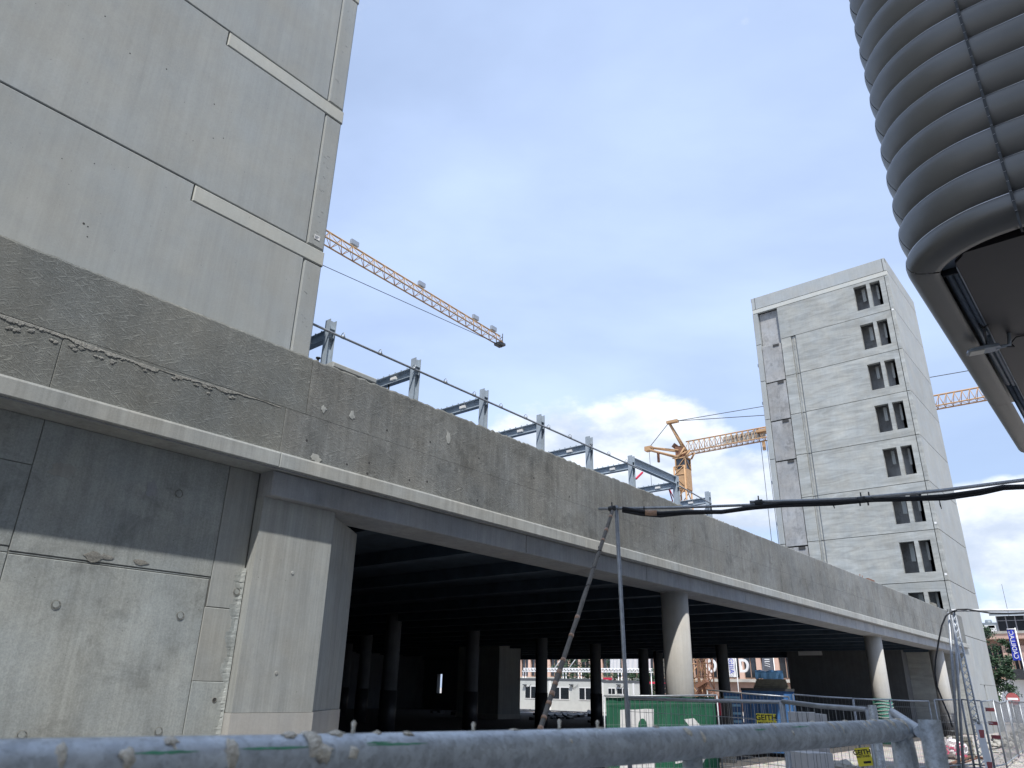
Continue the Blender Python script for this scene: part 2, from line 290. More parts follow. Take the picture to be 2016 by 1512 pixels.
# ------------------------------------------------------------------ mesh helpers
class MB:
    def __init__(s): s.v = []; s.f = []; s.sm = []; s.mi = []; s.m = 0
    def add(s, vs, fs, smooth=False):
        b = len(s.v); s.v += [Vector(v) for v in vs]
        for f in fs: s.f.append([i+b for i in f]); s.sm.append(smooth); s.mi.append(s.m)
        return s
    def box(s, x0, x1, y0, y1, z0, z1):
        v = [(x, y, z) for x in (x0, x1) for y in (y0, y1) for z in (z0, z1)]
        return s.add(v, [(0, 1, 3, 2), (4, 6, 7, 5), (0, 4, 5, 1), (2, 3, 7, 6), (0, 2, 6, 4), (1, 5, 7, 3)])
    def obox(s, c, ax, ay, az):
        c, ax, ay, az = map(Vector, (c, ax, ay, az))
        v = [c+ax*i+ay*j+az*k for i in (-1, 1) for j in (-1, 1) for k in (-1, 1)]
        return s.add(v, [(0, 1, 3, 2), (4, 6, 7, 5), (0, 4, 5, 1), (2, 3, 7, 6), (0, 2, 6, 4), (1, 5, 7, 3)])
    def beam(s, a, b, w, h, up=(0, 0, 1)):
        a, b = Vector(a), Vector(b); d = (b-a); l = d.length; d.normalize()
        u = Vector(up); x = d.cross(u)
        if x.length < 1e-4: x = d.cross(Vector((1, 0, 0)))
        x.normalize(); u = x.cross(d).normalized()
        return s.obox((a+b)/2, d*l/2, x*w/2, u*h/2)
    def tube(s, pts, r, n=10, caps=True, smooth=True):
        pts = [Vector(p) for p in pts]; rs = r if isinstance(r, (list, tuple)) else [r]*len(pts)
        vs = []; fs = []
        prev = None
        for i, p in enumerate(pts):
            d = (pts[min(i+1, len(pts)-1)]-pts[max(i-1, 0)]).normalized()
            if prev is None:
                x = d.orthogonal().normalized()
            else:
                x = (prev - d*prev.dot(d)); x = x.normalized() if x.length > 1e-5 else d.orthogonal().normalized()
            prev = x; y = d.cross(x)
            for k in range(n):
                a = 2*math.pi*k/n; vs.append(p+(x*math.cos(a)+y*math.sin(a))*rs[i])
        for i in range(len(pts)-1):
            for k in range(n):
                a = i*n+k; b = i*n+(k+1) % n; fs.append((a, b, b+n, a+n))
        s.add(vs, fs, smooth)
        if caps:
            b = len(s.v)-len(vs)
            s.f.append([b+k for k in reversed(range(n))]); s.sm.append(False); s.mi.append(s.m)
            s.f.append([len(s.v)-n+k for k in range(n)]); s.sm.append(False); s.mi.append(s.m)
        return s
    def prism(s, poly, z0, z1):
        n = len(poly); v = [(x, y, z0) for x, y in poly]+[(x, y, z1) for x, y in poly]
        return s.add(v, [tuple(reversed(range(n))), tuple(range(n, 2*n))]+[(i, (i+1) % n, n+(i+1) % n, n+i) for i in range(n)])
    def grid(s, rows, smooth=True):
        n = len(rows[0]); vs = [p for r in rows for p in r]
        return s.add(vs, [(i*n+j, i*n+j+1, (i+1)*n+j+1, (i+1)*n+j) for i in range(len(rows)-1) for j in range(n-1)], smooth)
    def cbox(s, x0, x1, y0, y1, z0, z1, c, face='-y', cz=None):
        """box with chamfered edges round the seen face"""
        if face == '-y':
            cz = cz or c
            v = [(x0+c, y0, z0+c), (x1-c, y0, z0+c), (x1-c, y0, z1-cz), (x0+c, y0, z1-cz), (x0, y0+c, z0), (x1, y0+c, z0), (x1, y0+c, z1), (x0, y0+c, z1), (x0, y1, z0), (x1, y1, z0), (x1, y1, z1), (x0, y1, z1)]
        else:
            v = [(x0, y1-c, z0+c), (x0, y0+c, z0+c), (x0, y0+c, z1-c), (x0, y1-c, z1-c), (x0+c, y1, z0), (x0+c, y0, z0), (x0+c, y0, z1), (x0+c, y1, z1), (x1, y1, z0), (x1, y0, z0), (x1, y0, z1), (x1, y1, z1)]
        return s.add(v, [(0, 1, 2, 3), (0, 4, 5, 1), (1, 5, 6, 2), (2, 6, 7, 3), (3, 7, 4, 0), (4, 8, 9, 5), (5, 9, 10, 6), (6, 10, 11, 7), (7, 11, 8, 4), (11, 10, 9, 8)])
    def obj(s, name, mats, parent=None, label=None, cat=None, group=None, kind=None, loc=None):
        me = bpy.data.meshes.new(name)
        if not isinstance(mats, (list, tuple)): mats = [mats]
        off = Vector((0, 0, 0)); p = parent
        while p is not None: off += p.location; p = p.parent
        if loc is None and parent is None and s.v and kind is None:
            lo = Vector([min(v[i] for v in s.v) for i in range(3)]); hi = Vector([max(v[i] for v in s.v) for i in range(3)])
            loc = Vector(((lo.x+hi.x)/2, (lo.y+hi.y)/2, lo.z))
        if loc is not None: off = off + Vector(loc)
        me.from_pydata([tuple(v-off) for v in s.v], [], s.f)
        for m in mats: me.materials.append(m)
        me.polygons.foreach_set('use_smooth', s.sm); me.polygons.foreach_set('material_index', s.mi)
        me.update()
        o = bpy.data.objects.new(name, me); C.objects.link(o)
        if loc is not None: o.location = loc
        if parent is not None: o.parent = parent
        tag(o, label, cat, group, kind)
        return o
def tag(o, label=None, cat=None, group=None, kind=None):
    if label: o['label'] = label
    if cat: o['category'] = cat
    if group: o['group'] = group
    if kind: o['kind'] = kind
def thing(name, loc, label, cat, group=None):
    o = bpy.data.objects.new(name, None); C.objects.link(o); o.location = loc; o.empty_display_size = .2
    tag(o, label, cat, group); return o
def copy_tree(o, parent=None):
    c = o.copy(); C.objects.link(c); c.parent = parent
    for ch in list(o.children): copy_tree(ch, c)
    return c
def text_mesh(txt, size, mtx, mat_, name='lettering', parent=None, depth=.004, bold=0):
    cu = bpy.data.curves.new(name, 'FONT'); cu.body = txt; cu.size = size; cu.extrude = depth; cu.align_x = 'CENTER'; cu.align_y = 'CENTER'; cu.offset = bold
    tmp = bpy.data.objects.new('tmp_text', cu); C.objects.link(tmp)
    bpy.context.view_layer.update()
    me = bpy.data.meshes.new_from_object(tmp.evaluated_get(bpy.context.evaluated_depsgraph_get()))
    bpy.data.objects.remove(tmp)
    me.transform(mtx)
    off = Vector((0, 0, 0)); p = parent
    while p is not None: off += p.location; p = p.parent
    me.transform(Matrix.Translation(-off))
    me.materials.clear(); me.materials.append(mat_)
    o = bpy.data.objects.new(name, me); C.objects.link(o); o.parent = parent
    return o
def frame(origin, xdir, ydir):
    x = Vector(xdir).normalized(); y = Vector(ydir); y = (y-x*y.dot(x)).normalized(); z = x.cross(y)
    m = Matrix((x, y, z)).transposed().to_4x4(); m.translation = Vector(origin); return m

G = 2.1     # eye level above the ground; surveyed heights below are given from eye level
def Z(z): return z+G

# ------------------------------------------------------------------ ground
m = MB(); m.add([(-400, -400, 0), (1200, -400, 0), (1200, 1200, 0), (-400, 1200, 0)], [(0, 1, 2, 3)])
m.obj('ground', ground_m, kind='structure')
m = MB(); m.box(7.4, 59.2, 10.95, 60, -.3, .012); m.obj('hall_floor', hallfloor, kind='structure')

# ------------------------------------------------------------------ near tower (left)
NT = thing('stair_tower', (0, 14, 0), 'near grey concrete tower of smooth precast panels rising above the parapet at left', 'tower')
TY = 10.3; XE = 6.64
m = MB(); m.box(-9.9, XE-.06, TY+.10, 19, Z(3.3), Z(24.4)); m.obj('core', joint, NT)
zs = [4.0, 7.43, 10.77, 14.11, 17.45, 20.79, 24.2]
gap = .022
for i in range(len(zs)-1):
    a, b = zs[i], zs[i+1]
    # wide wall panel with a notch for the pale band, laid as lower body plus the upper-left part
    if i < len(zs):
        xb = 4.10
        P = MB()
        x0, x1, y0, y1 = -9.9, 6.25-gap/2, TY, TY+.12; z0, z1 = Z(a+gap/2), Z(b-gap/2); zn = Z(b-.31-gap/2); xn = xb-gap/2; c = .012
        out = [(x0, z0), (x1, z0), (x1, zn), (xn, zn), (xn, z1), (x0, z1)]
        inn = [(x0+c, z0+c), (x1-c, z0+c), (x1-c, zn-c), (xn-c, zn-c), (xn-c, z1-c), (x0+c, z1-c)]
        v = [(x, y0, z) for x, z in inn]+[(x, y0+c, z) for x, z in out]+[(x, y1, z) for x, z in out]
        f = [tuple(range(6))]+[(k, 6+k, 6+(k+1) % 6, (k+1) % 6) for k in range(6)]+[(6+k, 12+k, 12+(k+1) % 6, 6+(k+1) % 6) for k in range(6)]
        P.add(v, f); P.obj('wall_panel', precast, NT)
    m = MB(); m.cbox(6.25+gap/2, XE, TY, TY+8, Z(a+gap/2), Z(b-.31-gap/2), .03); m.obj('corner_panel', precast, NT)
    m = MB(); m.cbox(4.10+gap/2, XE+.015, TY-.006, TY+8, Z(b-.31), Z(b-gap/2), .015); m.obj('slab_edge', precast_light, NT)
# sticker on the corner panel
p = S(624, 468, 'y', TY)
m = MB(); m.box(p.x-.06, p.x+.06, TY-.008, TY-.004, p.z-.045, p.z+.045); st = m.obj('sticker', white_m, NT)
m = MB()
for k in range(3): m.box(p.x-.05, p.x+.045-.02*k, TY-.011, TY-.009, p.z+.022-.022*k-.004, p.z+.022-.022*k+.004)
m.obj('sticker_print', galv_tube, st)

for px, py, r_ in [(207, 32, .012), (256, 105, .012), (328, 136, .012), (422, 205, .012), (165, 440, .018), (173, 446, .012), (172, 466, .010), (420, 272, .009), (440, 272, .010), (122, 312, .008), (186, 322, .009), (380, 277, .007)]:
    p = S(px, py, 'y', TY); m = MB(); m.tube([(p.x, TY-.003, p.z), (p.x, TY+.001, p.z)], [r_*.8, r_], 8, True, False); m.obj('cast_pit', joint, NT)
for k in range(34):
    p = Vector((6.36+.14*random.random(), TY, Z(5.4+9*random.random())))
    m = MB(); a_ = random.uniform(-.5, .2); L_ = random.uniform(.01, .035); m.beam(p+Vector((-L_, -.001, -a_*L_)), p+Vector((L_, -.001, a_*L_)), .003, .004); m.obj('nick', beamconc, NT)
# ------------------------------------------------------------------ deck: parapet, ledge, beam, slab
DK = thing('deck_parapet', (30, 10, Z(3)), 'long weathered concrete parapet band with ledge and beam running over the open hall', 'parapet')
# parapet split at its shuttering joints
xs = [-9.9, 2.795, 6.0, 59.2]; zm = 4.12
def wavy_top(x): return 0
def slab_piece(x0, x1, z0, z1, mt, name='parapet_panel', y0=10.0, y1=10.24, top_rag=0, seg=None, label=None):
    m = MB(); n = seg or 1; c = .008
    if not top_rag:
        m.cbox(x0+.002, x1-.002, y0, y1, Z(z0)+.002, Z(z1)-.002, c)
    else:
        rows = [[], [], [], []]
        for i in range(n+1):
            x = x0+(x1-x0)*i/n; dz = random.uniform(-1, .6)*top_rag*(1 if random.random() < .4 else .25)
            dy = random.uniform(0, .006)
            rows[0].append((x, y0, Z(z0))); rows[1].append((x, y0, Z(z1)-.032+dz)); rows[2].append((x, y0+.012+dy, Z(z1)+dz)); rows[3].append((x, y1, Z(z1)+dz*.3))
        m.grid(rows, False); m.add([rows[0][0], rows[1][0], rows[2][0], rows[3][0], (x0, y1, Z(z0))], [(4, 3, 2, 1, 0)]); m.add([rows[0][-1], rows[1][-1], rows[2][-1], rows[3][-1], (x1, y1, Z(z0))], [(0, 1, 2, 3, 4)])
    return m.obj(name, mt, DK, label=label)
slab_piece(-9.9, 2.795, zm, 5.13, boardconc, top_rag=.012, seg=80)
slab_piece(2.795, 6.52, zm, 5.13, boardconc, top_rag=.012, seg=60)
slab_piece(6.53, 59.2, zm, 5.13, boardconc2, top_rag=.03, seg=700, label='darker weathered upper parapet run')
slab_piece(-9.9, 2.795, 3.35, zm, boardconc)
slab_piece(2.795, 6.15, 3.35, zm, boardconc)
slab_piece(6.15, 59.2, 3.35, zm, boardconc2)
# ledge
lx = [-9.9, .9, 6.12, 14.5, 26.5, 38, 49, 59.4]
for a, b in zip(lx, lx[1:]):
    m = MB(); m.cbox(a+.003, b-.003, 9.90, 10.6, Z(3.10), Z(3.345), .012, cz=.03); m.obj('ledge', ledgeconc, DK)
m = MB(); m.box(-9.9, 59.3, 9.96, 10.0, Z(3.085), Z(3.10)); m.obj('drip_strip', beamconc, DK)
m = MB(); m.box(-9.9, 59.0, 10.6, 10.62, Z(3.0), Z(4.4)); m.obj('backing', joint, DK)
# edge beam over the opening with worn arris
bxs = [6.16, 12.5, 17.6, 23.9, 31.0, 38.2, 45.0, 52.0, 57.9]
for a, b in zip(bxs, bxs[1:]):
    m = MB(); m.cbox(a+.004, b-.004, 10.10, 11.02, Z(2.70), Z(3.097), .015); m.obj('edge_beam', beamconc, DK)
# deck slab and ceiling ribs
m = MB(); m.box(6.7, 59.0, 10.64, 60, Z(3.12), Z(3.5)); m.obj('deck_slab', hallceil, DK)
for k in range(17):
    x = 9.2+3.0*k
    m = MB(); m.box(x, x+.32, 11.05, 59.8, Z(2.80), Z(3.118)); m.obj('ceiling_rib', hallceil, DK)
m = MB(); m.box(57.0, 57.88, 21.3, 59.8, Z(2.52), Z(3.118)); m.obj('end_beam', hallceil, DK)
# ---- tie holes, chips on the parapet (raised rims round dark holes)
hs = []
for px, py in [(852, 803), (847, 870), (943, 902), (945, 838), (1053, 882), (1330, 1000), (1051, 941), (1121, 978), (1330, 1038), (1378, 1056), (1433, 1076), (762, 847), (723, 932), (841, 948), (940, 985), (1469, 1085), (1520, 1110), (806, 945), (604, 867), (727, 911), (683, 914)]:
    p = S(px, py, 'y', 10.0)
    if not (3.4 < p.z-G < 5.05): continue
    m = MB(); r = .022; m.tube([(p.x, 9.9965, p.z), (p.x, 10.0003, p.z)], [r*.8, r], 9, True, False); m.obj('tie_hole', joint, DK)
# crusted mortar spill under the horizontal joint (left)
m = MB()
rng_ = np.random.RandomState(3)
n = 240; rows = [[], [], [], []]
for i in range(n+1):
    t = i/n; x = 1.95+4.1*t
    wdt = (.02+.05*abs(math.sin(3.1*x+1.3))*abs(math.sin(7.7*x))+.03*rng_.rand())*(1.0 if x < 4.9 else max(.25, (6.2-x)/1.3))
    if 4.05 < x < 4.3: wdt *= .3
    th = .005+.014*rng_.rand()*min(1, wdt/.1)
    zt = Z(zm-.03)-.02*math.sin(2*x)
    rows[0].append((x, 9.999, zt)); rows[1].append((x, 10-th*.5, zt-.01)); rows[2].append((x+.01*rng_.randn(), 10-th, zt-wdt*.8)); rows[3].append((x+.01*rng_.randn(), 9.999, zt-wdt))
m.grid(rows, False); m.obj('mortar_spill', mortar, DK)
# mortar clumps
for k in range(26):
    x = 2.0+3.4*rng_.rand(); zc_ = Z(zm-.08-.1*rng_.rand()); r = .012+.018*rng_.rand()
    bmx = bmesh.new(); bmesh.ops.create_icosphere(bmx, subdivisions=2, radius=1)
    vs = [Vector((x+v.co.x*r*1.6*(1+.3*rng_.randn()), 10+v.co.y*.012, zc_+v.co.z*r*(1+.3*rng_.randn()))) for v in bmx.verts]
    if k == 0: MC = MB()
    MC.add(vs, [[v.index for v in f.verts] for f in bmx.faces]); bmx.free()
MC.obj('mortar_crumbs', mortar, DK, kind='stuff')

# ------------------------------------------------------------------ left in-situ wall
WL = thing('side_wall', (0, 10.5, 0), 'stained in situ concrete wall below the ledge at lower left with shuttering joints', 'wall')
WY = 10.47
m = MB(); m.box(-9.9, 6.3, WY+.012, 11.4, 0, Z(3.3)); m.obj('wall_core', plain('wall_joint_fill', (.12, .12, .11), .95), WL)
g = .005
def wp(x0, x1, z0, z1, dy=0, mt=wallconc, nm='wall_panel'):
    m = MB(); m.cbox(x0+g/2, x1-g/2, WY-dy, WY+.2, Z(z0)+g/2, Z(z1)-g/2, .006); return m.obj(nm, mt, WL)
wp(2.98, 5.62, 1.415, 3.098); wp(2.98, 5.62, 1.385, 1.410, -.008); wp(2.98, 5.60, -2.1, 1.38)
wp(-9.9, 2.975, 2.49, 3.098, .004); wp(-9.9, 2.975, 1.47, 2.485, .002); wp(-9.9, 2.975, 1.395, 1.465, -.006); wp(-9.9, 2.975, -2.1, 1.39, .004)
wp(5.625, 6.14, 1.0, 3.098, .0, pierconc); wp(5.605, 6.14, -2.1, .0, .004, wallconc); wp(5.605, 6.14, .0, .995, .002, pierconc)
# rough mortar in the corner against the pier
m = MB(); rows = [[], [], []]
for i in range(120):
    z = Z(-1.2+2.8*i/119); wd = .045+.02*rng_.rand()+.02*math.sin(i*.35); th = .002+.006*rng_.rand()
    rows[0].append((6.14-wd*2, WY-.002, z)); rows[1].append((6.14-wd*.7, WY-th, z+.01*rng_.randn())); rows[2].append((6.14, WY-.04-th, z))
m.grid([list(r) for r in rows], False); m.obj('corner_mortar', wallconc, WL)
for px, py, r in [(352, 972, .055), (110, 1190, .05), (355, 1212, .05), (43, 1447, .05), (312, 1440, .05), (466, 1165, .05), (422, 1378, .03)]:
    p = S(px, py, 'y', WY-.006)
    m = MB(); m.tube([(p.x, WY-.0095, p.z), (p.x, WY+.01, p.z)], [r*.78, r*.82], 14, True, False); m.obj('tie_plug', wallconc if r > .03 else joint, WL)
    m = MB()
    a = [(p.x+math.cos(t)*r*1.05, WY-.008, p.z+math.sin(t)*r*1.05) for t in np.linspace(0, 2*math.pi, 17)]
    m.tube(a, .0035, 4, False); m.obj('tie_ring', mortar, WL)
# filler patches
def patch(px, py, rx, rz, mt, par, Y, seed):
    rs = np.random.RandomState(seed); p = S(px, py, 'y', Y); n = 14
    v = [(p.x, Y-.010, p.z)]+[(p.x+math.cos(2*math.pi*k/n)*rx*(1+.35*rs.randn()*.6), Y-.007, p.z+math.sin(2*math.pi*k/n)*rz*(1+.35*rs.randn()*.6)) for k in range(n)]
    v += [(a[0]*1.0, Y+.002, a[2]) for a in v[1:]]
    m = MB(); m.add(v, [(0, 1+(k+1) % n, 1+k) for k in range(n)]+[(1+k, 1+(k+1) % n, 1+n+(k+1) % n, 1+n+k) for k in range(n)]); return m.obj('filler_patch', mt, par)
patch(185, 1095, .11, .07, mortar, WL, WY, 1); patch(212, 1097, .09, .035, mortar, WL, WY, 2); patch(276, 1107, .09, .04, mortar, WL, WY, 3)
patch(298, 962, .08, .12, beamconc, WL, WY, 4); patch(120, 925, .14, .1, ledgeconc, WL, WY, 5); patch(230, 940, .14, .08, wallconc, WL, WY, 6)
patch(637, 805, .05, .06, ledgeconc, DK, 10.0, 7); patch(693, 818, .06, .07, ledgeconc, DK, 10.0, 8); patch(883, 862, .05, .12, ledgeconc, DK, 10.0, 9); patch(621, 902, .1, .07, ledgeconc, DK, 10.0, 10)

# ------------------------------------------------------------------ pier with rounded nose
PR = thing('concrete_pier', (7, 10.5, 0), 'broad flat faced concrete pier with rounded inner edge carrying the beam at left', 'pier')
PY = 10.27
def pier_poly(grow=0):
    g_ = grow
    return [(6.16-g_, PY-g_), (7.53+g_, PY-g_), (7.53+g_, 10.40), (7.75+g_, 10.57-g_), (8.2+g_, 10.9-g_), (8.64+g_, 11.22-g_), (9.0+g_, 11.5-g_), (9.10+g_, 11.72), (9.13+g_, 12.4), (6.16-g_, 12.4)]
m = MB(); m.prism(pier_poly(), Z(-.40), Z(2.698)); m.obj('shaft', pierconc, PR)
m = MB(); m.prism(pier_poly(.012), 0, Z(-.405)); m.obj('plinth', colconc, PR)
for px, py in [(576, 1128), (544, 1325)]:
    p = S(px, py, 'y', PY); m = MB(); m.tube([(p.x, PY-.008, p.z), (p.x, PY+.01, p.z)], [.025, .035], 12, True, False); m.obj('tie_plug', ledgeconc, PR)

# ------------------------------------------------------------------ facade columns
def column(name, cx, cy, r, z1, mt, label, group, wrap=None):
    t = thing(name, (cx, cy, 0), label, 'column', group)
    m = MB(); m.tube([(cx, cy, 0), (cx, cy, Z(z1))], r, 36); m.obj('shaft', mt, t)
    m = MB(); m.tube([(cx, cy, Z(z1)-.03), (cx, cy, Z(z1)+.0)], r+.004, 36); m.obj('collar', mt, t)
    if wrap == 'net':
        m = MB(); m.tube([(cx, cy, .1), (cx, cy, 2.02)], r+.03, 30); w_ = m.obj('net_wrap', netgreen, t)
        for k in range(13):
            z = .25+.14*k
            m = MB(); m.tube([(cx+(r+.035)*math.cos(a), cy+(r+.035)*math.sin(a), z+.02*math.sin(3*a+k)) for a in np.linspace(0, 2*math.pi, 25)], .022, 5, False); m.obj('pale_band', ledgeconc, w_)
    if wrap == 'black':
        m = MB(); m.tube([(cx, cy, .05), (cx, cy, 1.28)], r+.03, 30); w_ = m.obj('sheet_wrap', tarp_m, t)
        for z in (.35, .8, 1.15):
            m = MB(); m.tube([(cx+(r+.035)*math.cos(a), cy+(r+.035)*math.sin(a), z) for a in np.linspace(0, 2*math.pi, 25)], .008, 4, False); m.obj('wire_tie', galv_tube, w_)
    return t
grp = 'round columns along the open front of the hall'
def colpos(px0, px1, py, cy):
    a = S(px0, py, 'y', cy); b = S(px1, py, 'y', cy); return (a.x+b.x)/2
CY = 10.68
column('concrete_column', colpos(1308, 1368, 1365, CY), CY, .39, 2.7, colconc, 'pale round concrete column standing behind the green banner fence', grp)
column('concrete_column', colpos(1720, 1752, 1375, CY), CY, .39, 2.7, colconc, 'round concrete column with green striped wrapping round its foot', grp, 'net')
column('concrete_column', colpos(1848, 1877, 1390, CY), CY, .39, 2.7, colconc, 'round concrete column with black sheeting tied round its foot', grp, 'black')
column('concrete_column', colpos(1890, 1920, 1350, CY), CY, .39, 2.7, colconc, 'last round column, beside the far tower wall behind the lattice post', grp)
# interior rows
ig = 'dark columns inside the hall'
spots = [(24.3, 27.6), (31, 28.7), (38, 29.4), (43.3, 29.0), (50, 29.3), (54.5, 30.6), (50.5, 42.8), (47, 21.8), (31.5, 38.2), (37, 47), (44, 38), (24, 22.6) ]
lab = ['nearest dark column deep in the hall, right of the pier', 'dark column left of the pale core wall in the hall', 'dark column in the hall left of the leaning taped pole', 'dark column in the hall left of the upright pole', 'slim dark column in the hall right of the upright pole', 'dark column in the hall just left of the pale front column',
       'dark column right beside the pale core wall', 'dark column in the hall right of the pale front column', 'dark column in the gloom between the nearest and the second inner column', 'dark column in the gloom furthest back at left', 'dark column standing close to the pale core wall', 'dark column in the gloom close to the pier']
for (x, y), l in list(zip(spots, lab))[:-2]:
    t = thing('hall_column', (x, y, 0), l, 'column', ig)
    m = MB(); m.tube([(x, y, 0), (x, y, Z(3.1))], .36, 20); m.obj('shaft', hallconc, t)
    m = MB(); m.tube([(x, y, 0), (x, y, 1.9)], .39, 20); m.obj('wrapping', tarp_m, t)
# hall walls
t = thing('hall_back_wall', (30, 55, 0), 'dark rear wall of the hall with two small bright slits', 'wall')
q0, q1 = 27.3, 28.1
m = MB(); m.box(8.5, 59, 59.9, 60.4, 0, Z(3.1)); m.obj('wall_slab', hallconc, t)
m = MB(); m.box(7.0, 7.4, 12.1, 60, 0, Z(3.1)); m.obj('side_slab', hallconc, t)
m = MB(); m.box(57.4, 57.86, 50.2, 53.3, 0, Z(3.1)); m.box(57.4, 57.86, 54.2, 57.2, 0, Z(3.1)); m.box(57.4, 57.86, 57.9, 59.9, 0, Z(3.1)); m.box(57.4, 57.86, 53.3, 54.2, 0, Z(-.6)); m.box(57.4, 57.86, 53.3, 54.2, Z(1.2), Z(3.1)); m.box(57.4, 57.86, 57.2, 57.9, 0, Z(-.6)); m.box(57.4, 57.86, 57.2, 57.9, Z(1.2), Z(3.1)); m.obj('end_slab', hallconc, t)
t = thing('hall_core', (45, 41, 0), 'pale concrete core wall standing inside the dark hall', 'wall')
m = MB(); m.cbox(44.0, 46.5, 38.0, 42.2, 0, Z(3.1), .02, '-x'); m.obj('wall_slab', pierconc, t)
m = MB(); m.cbox(44.0-.03, 46.5, 37.97, 42.23, 0, .35, .02, '-x'); m.obj('plinth', colconc, t)
t = thing('tower_stub_wall', (56, 20, 0), 'dark concrete wall of the far tower inside the hall with a white panel standing in for a lit recess near its top', 'wall')
m = MB(); m.box(56.6, 57.86, 13.5, 21.2, 0, Z(3.1)); m.obj('wall_slab', hallconc, t)
a = S(1570, 1273, 'x', 56.5); b = S(1618, 1290, 'x', 56.5)
m = MB(); m.box(56.5, 56.6, min(a.y, b.y), max(a.y, b.y), b.z, a.z+.1); m.obj('pale_panel', white_m, t)  # flat white panel paints the light of a recess
# rubble and pipes on hall floor
m = MB()
for k in range(70):
    x = random.uniform(46, 58); y = random.uniform(24, 50); r = random.uniform(.1, .35)
    m.obox((x, y, r*.4), (r, 0, r*.1), (0, r*.8, .05), (.1*r, 0, r*.4))
m.obj('hall_debris', tarp_m, kind='stuff')

# ------------------------------------------------------------------ far tower
FT = thing('lift_tower', (62, 15.6, 0), 'tall free standing concrete tower with a column of paired window openings at its right edge', 'tower')
FX = 57.9; y0, y1, x1 = 10.06, 21.27, 67.2
J = [31.58, 28.12, 24.67, 21.22, 17.755, 14.29, 10.84, 7.36, 3.93]
top = 32.77
# hollow shell behind panels: inner walls so that openings look into a room
m = MB(); m.box(FX+.9, x1-.3, y0+.3, y1-.2, Z(-2.1), Z(-2.0)); m.box(x1-.35, x1-.3, y0+.2, y1-.2, 0, Z(top-.4)); m.box(FX+.3, x1-.3, y1-.35, y1-.25, 0, Z(top-.4)); m.box(FX+.3, x1-.3, 14.2, 14.4, 0, Z(top-.4))
m.obj('inner_shell', infill, FT)
for zj in J:
    m = MB(); m.box(FX+.28, x1-.36, y0+.28, y1-.36, Z(zj-.28), Z(zj-.06)); m.obj('floor_slab', infill, FT)
m = MB(); m.box(FX+.02, x1, y0+.02, y1, Z(top-.4), Z(top-.02)); m.obj('roof_slab', joint, FT)
gj = .042
def xp(ya, yb, za, zb, mt, nm='wall_panel', dx=0, th=.26, c=.012, label=None):
    m = MB(); m.cbox(FX+dx, FX+dx+th, ya+gj/2, yb-gj/2, Z(za)+gj/2, Z(zb)-gj/2, c, '-x'); return m.obj(nm, mt, FT, label=label)
# dark joint backing (not behind windows)
m = MB(); m.box(FX+.15, FX+.27, 12.76, 19.09, 0, Z(top-.1)); m.box(FX+.15, FX+.27, 20.86, y1-.1, 0, Z(top-.1)); m.box(FX+.28, FX+.3, 19.0, 20.9, 0, Z(27.8)); m.box(FX+.15, FX+.27, y0+.1, 10.70, 0, Z(top-.1))
m.obj('joint_backing', joint, FT)
m = MB(); m.box(FX+.3, x1-.1, y0+.12, y0+.2, 0, Z(top-.1)); m.obj('side_joint_backing', joint, FT)
